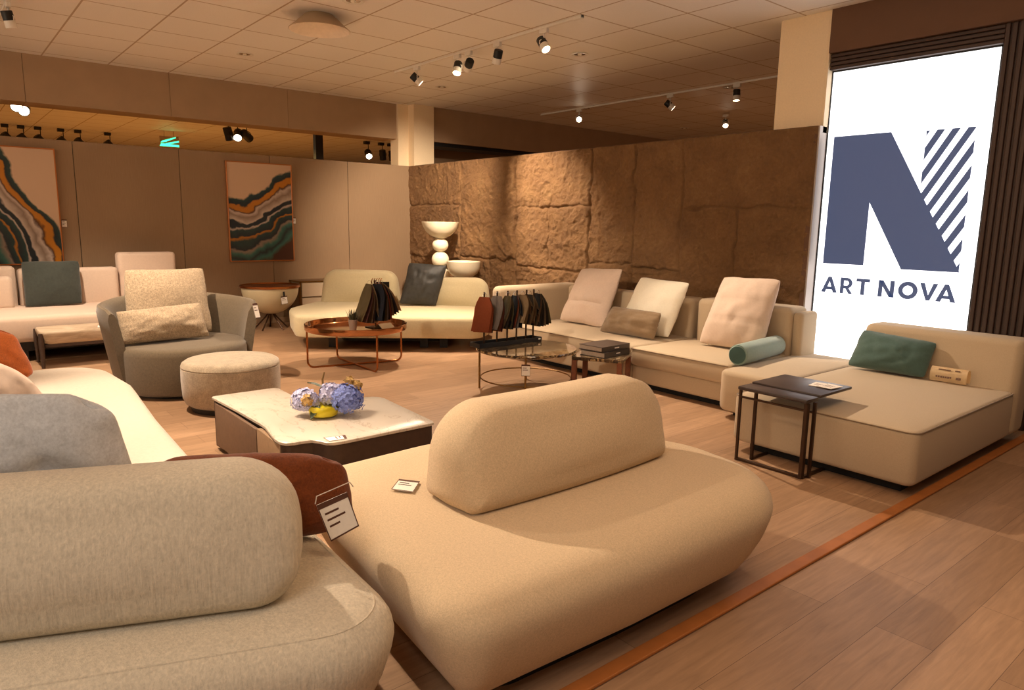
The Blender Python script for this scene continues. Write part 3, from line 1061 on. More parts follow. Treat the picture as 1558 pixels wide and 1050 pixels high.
# ================================================================== marble coffee table
mt = thing('coffee_table', 'low coffee table with wavy pale marble top on a dark carcass', 'table', (-3.75, 1.67, 0))
front = [(-4.397, 1.258), (-3.995, 1.278), (-3.66, 1.286), (-3.58, 1.284), (-3.509, 1.272), (-3.43, 1.258), (-3.351, 1.246), (-3.29, 1.245), (-3.252, 1.262), (-3.234, 1.30), (-3.232, 1.345), (-3.222, 1.385), (-3.185, 1.408), (-3.14, 1.424), (-3.118, 1.455), (-3.112, 1.50), (-3.118, 1.76), (-3.121, 2.015), (-3.13, 2.045), (-3.16, 2.055), (-3.48, 2.075), (-3.75, 2.093), (-3.80, 2.085), (-3.835, 2.05), (-3.86, 1.99), (-3.875, 1.90), (-3.885, 1.76), (-3.905, 1.70), (-3.95, 1.672), (-4.05, 1.668), (-4.38, 1.672), (-4.41, 1.65), (-4.415, 1.61), (-4.412, 1.285)]
front = [Vector(p) for p in front]
bm = B(); solid(bm, front, [(0.004, 0.312), (0.0, 0.315), (0.0, 0.327), (0.004, 0.330)], step=0.05, nin=5); lin(bm, 'tabletop', 'marble', mt)
bm = B(); solid(bm, front, [(0.012, 0.02), (0.012, 0.312)], step=0.05, nin=3); lin(bm, 'carcass', 'dkwood', mt)
bm = B(); box(bm, (-4.36, 1.262, 0.035), (-3.66, 1.282, 0.300), 0.003); lin(bm, 'drawer_front', plain('grey_brown_oak', (112, 88, 70), 0.5, var=0.1, scale=40), mt)
bm = B(); box(bm, (-3.655, 1.258, 0.02), (-3.30, 1.30, 0.305), 0.004, 2, radians(-2)); lin(bm, 'end_panel', plain('light_oak_panel', (148, 120, 92), 0.5, var=0.1, scale=40), mt)
bm = B(); box(bm, (-4.30, 1.36, 0), (-3.22, 1.98, 0.02)); lin(bm, 'plinth', 'shadow_plinth', mt)
price_card('price_card', 'small white price card on the front edge of the marble coffee table', [(-3.212, 1.44, 0.331), (-3.140, 1.437, 0.331), (-3.130, 1.53, 0.331), (-3.188, 1.548, 0.331)], 2)

# hydrangea bouquet in a yellow pot
fl = thing('hydrangea_bouquet', 'blue artificial hydrangeas in a small yellow pot on the marble table', 'flowers', (-3.60, 1.655, 0.331))
bm = B(); lathe(bm, [(0, 0.331), (0.05, 0.331), (0.075, 0.345), (0.082, 0.372), (0.07, 0.395), (0.06, 0.392), (0, 0.388)], (-3.585, 1.615, 0), 32); lin(bm, 'pot', 'yellow', fl)
def florets(bm, c, r, n, seed, squash=0.9):
    rnd = random.Random(seed)
    for i in range(n):
        z = 1-2*(i+0.5)/n
        if z < -0.75:
            continue
        a = i*2.39996
        q = Vector((cos(a)*math.sqrt(1-z*z), sin(a)*math.sqrt(1-z*z), z))
        p = Vector(c)+Vector((q.x*r, q.y*r, q.z*r*squash))*rnd.uniform(0.80, 1.10)
        t = q.orthogonal().normalized(); b = q.cross(t)
        th = rnd.uniform(0, pi)
        s = rnd.uniform(0.017, 0.025)
        for k in range(4):
            d = t*cos(th+k*pi/2)+b*sin(th+k*pi/2); e = q.cross(d)
            pts = [p+q*0.001, p+d*s*0.55+e*s*0.42+q*0.004, p+d*s*1.05+q*rnd.uniform(0, 0.008), p+d*s*0.55-e*s*0.42+q*0.004]
            bm.faces.new([bm.verts.new(x) for x in pts])
for nm, c, r, n, m_, sd in (('hydrangea_bloom', (-3.545, 1.735, 0.420), 0.092, 150, 'petal_b', 1), ('hydrangea_bloom', (-3.66, 1.545, 0.415), 0.072, 110, 'petal_l', 2), ('hydrangea_bloom', (-3.60, 1.67, 0.445), 0.066, 100, 'petal_l', 3)):
    bm = B(); florets(bm, c, r, n, sd)
    t_ = B(); t_.free()
    bl_ = lin(bm, nm, m_, fl, smooth=False)
    bm = B(); bmesh.ops.create_icosphere(bm, subdivisions=3, radius=r*0.7, matrix=Matrix.Translation(c) @ Matrix.Diagonal((1, 1, 0.9, 1))); lin(bm, 'bloom_core', MT['petal_b'] if m_ == 'petal_b' else plain('dusky_core', (120, 116, 140), 0.8, var=0.3), bl_)
def leaf(bm, base, tip, width, droop=0.01):
    base, tip = Vector(base), Vector(tip)
    d = tip-base; s = d.cross(Vector((0, 0, 1)))
    s = s.normalized() if s.length > 1e-4 else Vector((0, 1, 0))
    n = 8
    L = []
    for i in range(n+1):
        t = i/n
        w = width*sin(pi*min(1, t*0.92+0.06))**0.8*(1-t*0.3)
        p = base+d*t+Vector((0, 0, -droop*4*t*t))
        L.append((bm.verts.new(p-s*w+Vector((0, 0, 0.006))), bm.verts.new(p), bm.verts.new(p+s*w+Vector((0, 0, 0.006)))))
    for a, b in zip(L, L[1:]):
        bm.faces.new((a[0], a[1], b[1], b[0])); bm.faces.new((a[1], a[2], b[2], b[1]))
for base, tip, w in (((-3.64, 1.66, 0.46), (-3.69, 1.57, 0.545), 0.034), ((-3.62, 1.67, 0.47), (-3.55, 1.70, 0.51), 0.03), ((-3.57, 1.58, 0.395), (-3.54, 1.52, 0.375), 0.03)):
    bm = B(); leaf(bm, base, tip, w); lin(bm, 'leaf', 'green', fl)
bm = B(); tube(bm, [(-3.65, 1.645, 0.48), (-3.655, 1.645, 0.525), (-3.65, 1.655, 0.565)], [0.006, 0.006, 0.004], 8); lin(bm, 'stem', plain('olive_stem', (120, 92, 44), 0.6), fl)
for c, r in (((-3.60, 1.78, 0.50), 0.022), ((-3.56, 1.81, 0.485), 0.02), ((-3.60, 1.525, 0.43), 0.026)):
    bm = B(); florets(bm, c, r, 14, int(c[1]*100), 1.0); bmesh.ops.create_icosphere(bm, subdivisions=2, radius=r*0.8, matrix=Matrix.Translation(c)); lin(bm, 'dried_bud', 'tan_leaf', fl)

# ================================================================== dark side table and its cards
st = thing('side_table', 'small dark brown square side table with thin metal frame beside the chaise', 'table', (-2.1, 3.9, 0))
bm = B(); box(bm, (-2.325, 3.845, 0.452), (-1.885, 4.225, 0.470), 0.006); lin(bm, 'tabletop', 'table_top', st)
bm = B(); box(bm, (-2.325, 3.695, 0.440), (-1.888, 3.832, 0.462), 0.006); lin(bm, 'top_frame_panel', 'table_top', st)
for (x, y, w, d) in ((-2.318, 3.70, 0.016, 0.016), (-2.262, 3.775, 0.018, 0.018), (-1.906, 3.70, 0.022, 0.030), (-1.882, 3.752, 0.018, 0.018)):
    bm = B(); box(bm, (x, y, 0), (x+w, y+d, 0.445 if d < 0.03 else 0.44), 0.002, 1); lin(bm, 'leg', 'bronze', st, smooth=False)
for y, z in ((3.702, 0.392), (3.777, 0.372)):
    bm = B(); box(bm, (-2.31, y, z), (-1.89, y+0.012, z+0.012), 0.002, 1); lin(bm, 'cross_rail', 'bronze', st, smooth=False)
bm = B()
box(bm, (-2.31, 3.702, 0.0), (-1.90, 3.722, 0.016), 0.002, 1)
box(bm, (-1.900, 3.71, 0.0), (-1.880, 3.96, 0.016), 0.002, 1)
box(bm, (-2.262, 3.775, 0.0), (-2.244, 3.96, 0.016), 0.002, 1)
lin(bm, 'base_frame', 'bronze', st, smooth=False)
def cards(c, rz, z, label):
    r = thing('price_card', label, 'price tag', (c[0], c[1], z))
    for k, (dx, dy, a, sx_, sy_) in enumerate(((0, 0, rz, 0.095, 0.125),)):
        bm = B(); box(bm, (c[0]+dx-sx_/2, c[1]+dy-sy_/2, z+0.0005+k*0.003), (c[0]+dx+sx_/2, c[1]+dy+sy_/2, z+0.004+k*0.003), 0.0008, 1, a); lin(bm, 'card', 'paper', r, smooth=False)
        for v in (-0.03, -0.01, 0.012):
            bm = B(); box(bm, (c[0]+dx-0.028, c[1]+dy+v, z+0.0042), (c[0]+dx+0.026, c[1]+dy+v+0.006, z+0.0046), 0, 1, a, (c[0], c[1], 0)); lin(bm, 'printed_line', 'print', r, smooth=False)
cards((-2.02, 4.095), radians(8), 0.470, 'white price card flat on the dark side table, at its back')
cards((-1.955, 4.085), radians(-6), 0.4745, 'white price card overlapping another on the dark side table, at its right edge')

# ================================================================== long sofa along the stone wall
ls = thing('modular_sofa', 'long oat coloured modular sofa along the stone wall with loose back cushions', 'sofa', (-4.2, 5.1, 0))
def module(x0, x1, y0, y1, root):
    bm = B(); block(bm, x0, y0+0.035, 0.055, x1, y1, 0.215, 0.025, 0.03); lin(bm, 'base', 'oat', root)
    bm = B(); block(bm, x0, y0, 0.205, x1, y1, 0.365, 0.035, 0.035, 0.012); lin(bm, 'seat_cushion', 'oat', root)
    bm = B(); box(bm, (x0+0.08, y0+0.12, 0), (x1-0.08, y1-0.06, 0.06)); lin(bm, 'plinth', 'shadow_plinth', root)
module(-5.72, -4.015, 4.645, 5.60, ls)
module(-4.005, -3.005, 4.645, 5.60, ls)
bm = B(); block(bm, -2.995, 4.46, 0.055, -2.476, 5.75, 0.36, 0.035, 0.10, 0.015); lin(bm, 'seat_cushion', 'oat', ls)
bm = B(); box(bm, (-2.92, 4.6, 0), (-2.5, 5.6, 0.06)); lin(bm, 'plinth', 'shadow_plinth', ls)
bm = B(); block(bm, -5.72, 5.52, 0.06, -4.02, 5.755, 0.735, 0.04, 0.05); lin(bm, 'backrest', 'oat', ls)
bm = B(); block(bm, -3.925, 5.45, 0.06, -2.985, 5.75, 0.755, 0.05, 0.06); lin(bm, 'backrest', 'oat', ls)
bm = B(); block(bm, -2.985, 5.47, 0.06, -2.895, 5.74, 0.722, 0.03, 0.04); lin(bm, 'end_panel', 'oat', ls)
bm = B(); block(bm, -5.95, 4.60, 0.06, -5.72, 5.75, 0.75, 0.06, 0.08); lin(bm, 'arm', 'oat', ls)
for x0, x1 in ((-5.70, -4.03), (-3.99, -3.02)):
    bm = B(); tube(bm, [(x0, 4.648, 0.352), (x1, 4.648, 0.352)], 0.005, 8); lin(bm, 'piping', 'taupe', ls)

pillow('cushion', 'tall blush back cushion standing at the left end of the long sofa', [(-5.50, 5.19, 0.385), (-4.85, 5.22, 0.375), (-4.845, 5.47, 0.975), (-5.43, 5.45, 0.945)], 0.22, 'pinkish', seed=5, fold=0.022, pinch=0.03, pw=0.5, wr=0.014)
pillow('cushion', 'bright off-white back cushion in the middle of the long sofa', [(-4.66, 5.20, 0.385), (-4.06, 5.25, 0.375), (-3.98, 5.42, 0.895), (-4.56, 5.40, 0.915)], 0.23, 'white_f', seed=6, pinch=0.03, pw=0.5)
pillow('cushion', 'small taupe lumbar cushion lying in front of the off-white one', [(-4.74, 5.02, 0.375), (-4.085, 5.075, 0.375), (-4.065, 5.14, 0.625), (-4.66, 5.12, 0.63)], 0.20, 'taupe', seed=7, pinch=0.03, pw=0.5, wr=0.018)
pillow('cushion', 'tall blush back cushion next to the white sign', [(-3.70, 5.19, 0.385), (-3.10, 5.235, 0.385), (-3.075, 5.43, 0.99), (-3.63, 5.42, 0.98)], 0.23, 'pinkish', seed=8, pinch=0.03, pw=0.5, fold=0.012)

bo = thing('bolster', 'pale teal velvet bolster on the long sofa seat', 'cushion', (-2.98, 4.98, 0.365))
p0, p1 = Vector((-2.975, 4.69, 0.445)), Vector((-3.06, 5.40, 0.445))
d_ = (p1-p0).normalized()
bm = B(); tube(bm, [p0, p0+d_*0.006, p0+d_*0.02, p0+(p1-p0)*0.3, p0+(p1-p0)*0.6, p1-d_*0.02, p1-d_*0.006, p1], [0.062, 0.074, 0.080, 0.081, 0.081, 0.080, 0.074, 0.062], 32)
lin(bm, 'body', 'teal_lt', bo)
for pp, s in ((p0, -1), (p1, 1)):
    bm = B(); tube(bm, [pp+d_*0.004*s*0, pp+d_*s*0.004, pp+d_*s*0.007], [0.066, 0.066, 0.05], 32); ed_ = lin(bm, 'end_disc', plain('dark_teal_end', (64, 92, 88), 0.9), bo)
    bm = B(); tube(bm, [pp-d_*s*0.008+(Vector((cos(a), 0, sin(a)))*0.0765) for a in [2*pi*i/28 for i in range(28)]], 0.004, 6, True); lin(bm, 'piping', 'teal_lt', ed_)

# ================================================================== chaise
ch = thing('chaise_lounge', 'wide beige chaise with low back in front of the white sign', 'sofa', (-1.9, 4.7, 0))
def puff(p):
    return p
bm = B(); block(bm, -2.47, 3.875, 0.06, -1.372, 5.46, 0.362, 0.03, 0.06, 0.02); lin(bm, 'seat', 'oat', ch)
bm = B(); block(bm, -2.40, 5.42, 0.06, -1.362, 5.68, 0.70, 0.045, 0.06, fn=lambda p: Vector((p.x, p.y+max(0, p.z-0.36)*0.16, p.z))); lin(bm, 'backrest', 'oat', ch)
bm = B(); tube(bm, [Vector((v.x, v.y, 0.354)) for v in roundpoly([(-2.468, 3.879, 0.06), (-1.374, 3.879, 0.06), (-1.374, 5.41, 0.01), (-2.468, 5.41, 0.01)], 6)], 0.0045, 6, True); lin(bm, 'piping', 'taupe', ch)
bm = B(); box(bm, (-2.38, 3.97, 0), (-1.46, 5.60, 0.062)); lin(bm, 'plinth', 'shadow_plinth', ch)
pillow('cushion', 'dark teal velvet lumbar cushion leaning on the chaise back', [(-2.425, 5.30, 0.385), (-1.885, 5.33, 0.378), (-1.865, 5.44, 0.625), (-2.385, 5.42, 0.66)], 0.19, 'teal_dk', seed=9, pinch=0.03, pw=0.5)
# curved cream card
cc = thing('folded_card', 'cream folded notice card standing on the chaise beside the teal cushion', 'sign', (-1.72, 5.36, 0.38))
A_ = Vector((-1.855, 5.335, 0.376)); Bd = Vector((0.225, 0.012, 0.0))
bm = B()
prof = [(0.0, 0.0), (-0.012, 0.03), (-0.012, 0.06), (0.0, 0.085), (0.02, 0.098), (0.045, 0.095), (0.062, 0.075), (0.07, 0.04), (0.07, 0.0)]
L = [[bm.verts.new(A_+Bd*u+Vector((0, y*0.9, z))) for y, z in prof] for u in (0, 1)]
for k in range(len(prof)-1):
    bm.faces.new((L[0][k], L[0][k+1], L[1][k+1], L[1][k]))
L2 = bmesh.ops.solidify(bm, geom=list(bm.faces), thickness=0.0012)
lin(bm, 'card', 'paper_y', cc)
bm = B()
rnd = random.Random(5)
u = 0.17
for k in range(7):
    w_ = rnd.uniform(0.04, 0.055)
    a = A_+Bd*u; b = A_+Bd*(u+w_)
    box(bm, (a.x, a.y-0.0145, a.z+0.028), (b.x, b.y-0.0125, a.z+0.040))
    u += w_+0.012
for u0 in (0.72, 0.79):
    a = A_+Bd*u0; b = A_+Bd*(u0+0.06)
    box(bm, (a.x, a.y-0.0150, a.z+0.026), (b.x, b.y-0.0125, a.z+0.042))
for u0, u1 in ((0.22, 0.55), (0.66, 0.8)):
    a = A_+Bd*u0; b = A_+Bd*u1
    box(bm, (a.x, a.y-0.004, a.z+0.081), (b.x, b.y-0.0005, a.z+0.087))
lin(bm, 'printed_text', 'print', cc, smooth=False)

# ================================================================== round marble table, low marble table, books
rt = thing('round_coffee_table', 'round dark marble coffee table on thin brass legs with a low brass ring', 'table', (-4.50, 3.88, 0))
bm = B(); lathe(bm, [(0, 0.335), (0.405, 0.335), (0.428, 0.345), (0.432, 0.355), (0.428, 0.365), (0, 0.366)], (-4.50, 3.88, 0), 72); lin(bm, 'tabletop', 'dmarble', rt)
vd = Vector((-0.755, 0.655, 0)); pd = Vector((0.655, 0.755, 0))
cT = Vector((-4.50, 3.88, 0))
for q in (cT-pd*0.40, cT+pd*0.40, cT+vd*0.40, cT-vd*0.40):
    bm = B(); tube(bm, [(q.x, q.y, 0), (q.x, q.y, 0.34)], 0.009, 12); lin(bm, 'leg', 'brass', rt)
bm = B(); tube(bm, [(cT.x+0.39*cos(2*pi*i/64), cT.y+0.39*sin(2*pi*i/64), 0.105) for i in range(64)], 0.006, 8, True); lin(bm, 'ring', 'brass', rt)
tg = thing('price_tag', 'white price tag hanging from the round marble table', 'price tag', (-4.20, 3.62, 0.2))
c0 = Vector((-4.175, 3.60, 0.205))
price_card('price_tag', '', [c0-pd*0.035, c0+pd*0.035, c0+pd*0.035+Vector((0, 0, 0.095)), c0-pd*0.035+Vector((0, 0, 0.095))], 2, tg)
bm = B(); tube(bm, [c0+Vector((0, 0, 0.095)), c0+Vector((-0.02, 0.015, 0.13))], 0.0012, 5); lin(bm, 'string', 'black', tg)

lt = thing('low_table', 'square dark marble side table on orange walnut legs carrying two books', 'table', (-4.04, 4.30, 0))
LC = [Vector((-4.33, 4.12, 0)), Vector((-4.02, 4.02, 0)), Vector((-3.87, 4.20, 0)), Vector((-3.94, 4.53, 0))]
cL = Vector((-4.04, 4.335, 0))
half = 0.215
ax = Vector((0.86, 0.51, 0)); ay = Vector((-0.51, 0.86, 0))
bm = B()
hh = [cL+ax*a*half+ay*b*half for a, b in ((-1, -1), (1, -1), (1, 1), (-1, 1))]
solid(bm, roundpoly([(p.x, p.y, 0.02) for p in hh], 4), [(0.004, 0.300), (0, 0.304), (0, 0.324), (0.004, 0.328)], step=0.2, nin=2)
lin(bm, 'tabletop', 'dmarble', lt)
for a, b in ((-1, -1), (1, -1), (1, 1), (-1, 1)):
    p = cL+ax*a*(half-0.025)+ay*b*(half-0.025)
    bm = B(); box(bm, (p.x-0.021, p.y-0.021, 0), (p.x+0.021, p.y+0.021, 0.301), 0.003, 1, math.atan2(ax.y, ax.x)); lin(bm, 'leg', 'walnut', lt)
def book(label, c, z, L_, W_, t, rz, cover):
    r = thing('book', label, 'book', (c[0], c[1], z), 'art books on the low marble table')
    bm = B()
    box(bm, (c[0]-L_/2, c[1]-W_/2, z), (c[0]+L_/2, c[1]+W_/2, z+0.004), 0, 1, rz, (c[0], c[1], 0))
    box(bm, (c[0]-L_/2, c[1]-W_/2, z+t-0.004), (c[0]+L_/2, c[1]+W_/2, z+t), 0, 1, rz, (c[0], c[1], 0))
    box(bm, (c[0]+L_/2-0.004, c[1]-W_/2, z+0.003), (c[0]+L_/2, c[1]+W_/2, z+t-0.003), 0, 1, rz, (c[0], c[1], 0))
    lin(bm, 'cover', cover, r, smooth=False)
    bm = B(); box(bm, (c[0]-L_/2+0.006, c[1]-W_/2+0.004, z+0.0045), (c[0]+L_/2-0.0045, c[1]+W_/2-0.004, z+t-0.0045), 0, 1, rz, (c[0], c[1], 0)); lin(bm, 'pages', 'book_p', r, smooth=False)
    bm = B(); box(bm, (c[0]+L_/2+0.0001, c[1]-0.02, z+t*0.4), (c[0]+L_/2+0.0008, c[1]+0.04, z+t*0.62), 0, 1, rz, (c[0], c[1], 0)); lin(bm, 'spine_lettering', 'paper', r, smooth=False)
book('grey-brown art book, lower of two on the low marble table', (-4.03, 4.36), 0.3285, 0.25, 0.37, 0.045, radians(8), 'book_c')
book('dark art book, upper of two on the low marble table', (-4.045, 4.365), 0.3745, 0.25, 0.37, 0.042, radians(4), 'book_c')

# ================================================================== swatch rack on the round table
rk = thing('swatch_rack', 'black tray with upright rods holding fabric swatches on the round table', 'display rack', (-4.72, 3.86, 0.366))
bm = B(); box(bm, (-4.80, 3.50, 0.367), (-4.66, 4.20, 0.372)); box(bm, (-4.80, 3.50, 0.372), (-4.794, 4.20, 0.405)); box(bm, (-4.666, 3.50, 0.372), (-4.66, 4.20, 0.405)); box(bm, (-4.794, 3.50, 0.372), (-4.666, 3.506, 0.405)); box(bm, (-4.794, 4.194, 0.372), (-4.666, 4.20, 0.405)); lin(bm, 'tray', 'black', rk, smooth=False)
RODS = [3.60, 3.74, 3.855, 3.96, 4.07, 4.155]
for y in RODS:
    bm = B(); box(bm, (-4.736, y-0.007, 0.372), (-4.724, y+0.007, 0.832), 0.002, 1); lin(bm, 'rod', 'bronze', rk, smooth=False)
bm = B(); box(bm, (-4.659, 4.16, 0.385), (-4.658, 4.185, 0.398)); lin(bm, 'sticker', 'paper', rk, smooth=False)
def swatches(label, top, cols, w, h, lean, spread, yaw, group, seed):
    """a bunch of cloth squares fanned from one ring"""
    r = thing('swatch_bundle', label, 'fabric swatches', top, group)
    rnd = random.Random(seed)
    T = Vector(top)
    bm = B(); tube(bm, [T+Vector((0.0, 0.022*cos(a), 0.022*sin(a)+0.012)) for a in [2*pi*i/16 for i in range(16)]], 0.002, 6, True); lin(bm, 'ring', 'chrome', r)
    n = len(cols)
    cols = cols[::-1]
    w *= 1.3
    for k, c in enumerate(cols):
        t = (k-(n-1)/2)/max(1, n-1)
        ang = lean+t*spread
        ya = yaw+rnd.uniform(-0.12, 0.12)
        ax_ = Vector((cos(ya), sin(ya), 0))       # width direction
        dn = Vector((-sin(ya)*sin(ang), cos(ya)*sin(ang), -cos(ang)))
        nr = ax_.cross(dn).normalized()
        bm = B()
        N_ = 6
        g = []
        for i in range(N_+1):
            row = []
            for j in range(5):
                uu = (j/4-0.5)*w*(0.55+0.45*min(1, i/1.5))
                vv = h*i/N_
                cv = 0.012*sin(pi*i/N_)*rnd.choice((1, 1)) + 0.004*sin(j*1.7+k)
                row.append(bm.verts.new(T+nr*(t*0.016*(1+i/N_))+ax_*uu+dn*vv+nr*cv))
            g.append(row)
        for i in range(N_):
            for j in range(4):
                bm.faces.new((g[i][j], g[i][j+1], g[i+1][j+1], g[i+1][j]))
        bmesh.ops.solidify(bm, geom=list(bm.faces), thickness=0.004)
        lin(bm, 'swatch', 'sw_'+c, r)
G_ = 'fabric swatch bundles on the rack'
yw = 0.95
swatches('rust brown swatch bundle on the first rod at the left of the rack', (-4.725, 3.60, 0.79), ['olive', 'navy', 'grey', 'rust', 'rust'], 0.125, 0.30, -0.16, 0.22, 0.55, G_, 1)
swatches('rose brown swatch bundle second from the left on the rack', (-4.725, 3.74, 0.79), ['plum', 'rose', 'rose', 'brown', 'grey'], 0.12, 0.30, -0.26, 0.30, 0.25, G_, 2)
swatches('olive and black swatch bundle on the third rod of the rack', (-4.725, 3.855, 0.785), ['black', 'olive', 'brown', 'dark', 'sand', 'olive'], 0.11, 0.285, -0.22, 0.36, 0.0, G_, 3)
swatches('navy and dark swatch bundle in the centre right of the rack', (-4.725, 3.935, 0.785), ['navy', 'black', 'grey', 'rust', 'dark', 'navy'], 0.11, 0.28, -0.14, 0.34, -0.05, G_, 4)
swatches('taupe swatch bundle spread wide, third from the right on the rack', (-4.725, 4.02, 0.785), ['taupe', 'brown', 'taupe', 'sand'], 0.13, 0.25, -0.05, 0.55, 0.2, G_, 5)
swatches('sand brown swatch bundle beside the last rod of the rack', (-4.725, 4.10, 0.785), ['taupe', 'olive', 'brown', 'sand', 'dark'], 0.12, 0.265, -0.05, 0.50, 0.0, G_, 6)
swatches('near-black swatch bundle at the right end of the rack', (-4.725, 4.195, 0.79), ['olive', 'dark', 'taupe', 'dark', 'black', 'dark', 'brown', 'black'], 0.12, 0.29, 0.0, 0.62, 0.0, G_, 7)

# ================================================================== copper tray table with plant and swatches
ct = thing('tray_table', 'round copper tray table on bent copper tube legs, in front of the cream sofa', 'table', (-6.27, 3.19, 0))
cc_ = Vector((-6.27, 3.19, 0))
bm = B(); lathe(bm, [(0, 0.355), (0.475, 0.355), (0.487, 0.362), (0.492, 0.372), (0.494, 0.418), (0.488, 0.420), (0.484, 0.416), (0.480, 0.376), (0.470, 0.366), (0, 0.366)], cc_, 96); lin(bm, 'tray', 'copper', ct)
ft = [Vector((-6.375, 2.725, 0)), Vector((-5.80, 3.16, 0)), Vector((-6.20, 3.655, 0)), Vector((-6.70, 3.185, 0))]
for a, b in ((0, 2), (1, 3)):
    A, Bq = ft[a], ft[b]
    dd = (Bq-A).normalized()
    R_ = 0.06
    pts = [A+Vector((0, 0, 0.36)), A+Vector((0, 0, R_+0.008))]
    for k in range(1, 6):
        t = pi/2*k/6
        pts.append(A+dd*R_*(1-cos(t))+Vector((0, 0, 0.008+R_*(1-sin(t)))))
    pts.append(A+dd*R_+Vector((0, 0, 0.008)))
    pts2 = [Bq+Vector((0, 0, 0.36)), Bq+Vector((0, 0, R_+0.008))]
    for k in range(1, 6):
        t = pi/2*k/6
        pts2.append(Bq-dd*R_*(1-cos(t))+Vector((0, 0, 0.008+R_*(1-sin(t)))))
    pts2.append(Bq-dd*R_+Vector((0, 0, 0.008)))
    bm = B(); tube(bm, pts+pts2[::-1], 0.0095, 12); lin(bm, 'leg', 'copper_frame', ct)
pl = thing('potted_grass', 'small grey pot of dark grass on the copper tray table', 'plant', (-6.16, 3.10, 0.366))
bm = B(); lathe(bm, [(0, 0.367), (0.032, 0.367), (0.044, 0.47), (0.040, 0.472), (0.038, 0.46), (0, 0.458)], (-6.16, 3.10, 0), 28); lin(bm, 'pot', 'pot', pl)
bm = B()
rnd = random.Random(9)
for i in range(90):
    a = rnd.uniform(0, 2*pi); r0 = rnd.uniform(0, 0.032); sp = rnd.uniform(0.01, 0.055); h = rnd.uniform(0.05, 0.125)
    b0 = Vector((-6.16+r0*cos(a), 3.10+r0*sin(a), 0.455))
    t0 = b0+Vector((sp*cos(a), sp*sin(a), h))
    s = Vector((-sin(a), cos(a), 0))*0.0035
    m0 = b0.lerp(t0, 0.55)+Vector((0, 0, 0.012))
    vs = [bm.verts.new(x) for x in (b0-s, b0+s, m0+s, t0, m0-s)]
    bm.faces.new(vs)
lin(bm, 'grass', 'grass', pl, smooth=False)
ss = thing('swatch_stand', 'bronze countertop stand with hooks for swatches on the copper table', 'display rack', (-6.24, 3.38, 0.366))
bm = B(); box(bm, (-6.30, 3.30, 0.367), (-6.16, 3.48, 0.374), 0.002); lin(bm, 'base', 'bronze', ss)
bm = B(); box(bm, (-6.25, 3.385, 0.374), (-6.238, 3.397, 0.835), 0.002, 1); lin(bm, 'post', 'bronze', ss, smooth=False)
for k in range(5):
    bm = B(); tube(bm, [(-6.25+0.012*k, 3.36+0.018*k, 0.80), (-6.24+0.012*k, 3.352+0.018*k, 0.825), (-6.232+0.012*k, 3.352+0.018*k, 0.845), (-6.225+0.012*k, 3.36+0.018*k, 0.855)], 0.004, 6); lin(bm, 'hook', 'copper_frame', ss)
G2 = 'fabric swatch bundles on the copper table'
swatches('plum and brown swatch bundle hanging at the left of the copper table stand', (-6.22, 3.315, 0.80), ['sand', 'plum', 'taupe', 'brown', 'plum', 'olive'], 0.16, 0.38, -0.14, 0.40, 0.0, G2, 11)
swatches('grey and black swatch bundle hanging at the front of the copper table stand', (-6.19, 3.39, 0.80), ['rust', 'dark', 'grey', 'olive', 'black', 'navy'], 0.16, 0.36, 0.04, 0.36, 0.35, G2, 12)
swatches('navy swatch bundle swinging right on the copper table stand', (-6.20, 3.43, 0.80), ['sand', 'navy', 'black', 'sand', 'navy', 'olive'], 0.15, 0.33, 0.32, 0.44, 0.2, G2, 13)
bm = B(); box(bm, (-6.30, 3.44, 0.62), (-6.285, 3.57, 0.81), 0.003, 1, radians(-20)); tag(lin(bm, 'swatch_board', 'sw_black', None, smooth=False), 'black square sample board behind the swatches on the copper table', 'sample board')
tb = thing('open_book', 'small tent-folded sample booklet on the copper tray table', 'booklet', (-6.05, 3.36, 0.366))
for s in (-1, 1):
    bm = B()
    a0 = Vector((-6.05, 3.31, 0.425)); a1 = Vector((-6.09, 3.47, 0.425)); o_ = Vector((0.075*s, 0.02*s, -0.057))
    vs = [bm.verts.new(x) for x in (a0, a1, a1+o_, a0+o_)]
    bm.faces.new(vs); bmesh.ops.solidify(bm, geom=list(bm.faces), thickness=0.003)
    lin(bm, 'cover', 'sw_sand' if s > 0 else 'sw_olive', tb, smooth=False)

# ================================================================== cream sofa in the corner
cs = thing('cream_sofa', 'cream sofa set diagonally across the corner with a dark hide cushion', 'sofa', (-7.2, 4.2, 0))
oS = roundpoly([(-7.30, 2.98, 0.16), (-6.08, 4.60, 0.22), (-6.62, 5.34, 0.3), (-7.35, 5.30, 0.3), (-8.72, 3.98, 0.3), (-8.05, 3.22, 0.6)], 10)
bm = B(); solid(bm, oS, [(0.2, 0.145), (0.05, 0.148), (0.02, 0.16), (0.006, 0.19), (0.0, 0.34), (0.004, 0.366), (0.014, 0.380), (0.04, 0.388), (0.08, 0.391)], crown=0.02, step=0.06); lin(bm, 'seat', 'cream', cs)
for p in ((-7.35, 3.45), (-6.75, 4.28), (-6.62, 4.46), (-7.9, 3.9), (-7.1, 4.9)):
    bm = B(); box(bm, (p[0]-0.045, p[1]-0.03, 0), (p[0]+0.045, p[1]+0.03, 0.15), 0.002, 1, radians(52)); lin(bm, 'leg', 'black', cs)
bm = B(); solid(bm, [Vector((-7.25+(p.x+7.25)*0.55-0.12, 4.2+(p.y-4.2)*0.55+0.08)) for p in oS], [(0, 0.05), (0, 0.146)], step=0.2); lin(bm, 'under_frame', 'black', cs, smooth=False)
d1 = Vector((0.70, 0.715, 0)).normalized(); n1 = Vector((-d1.y, d1.x, 0))
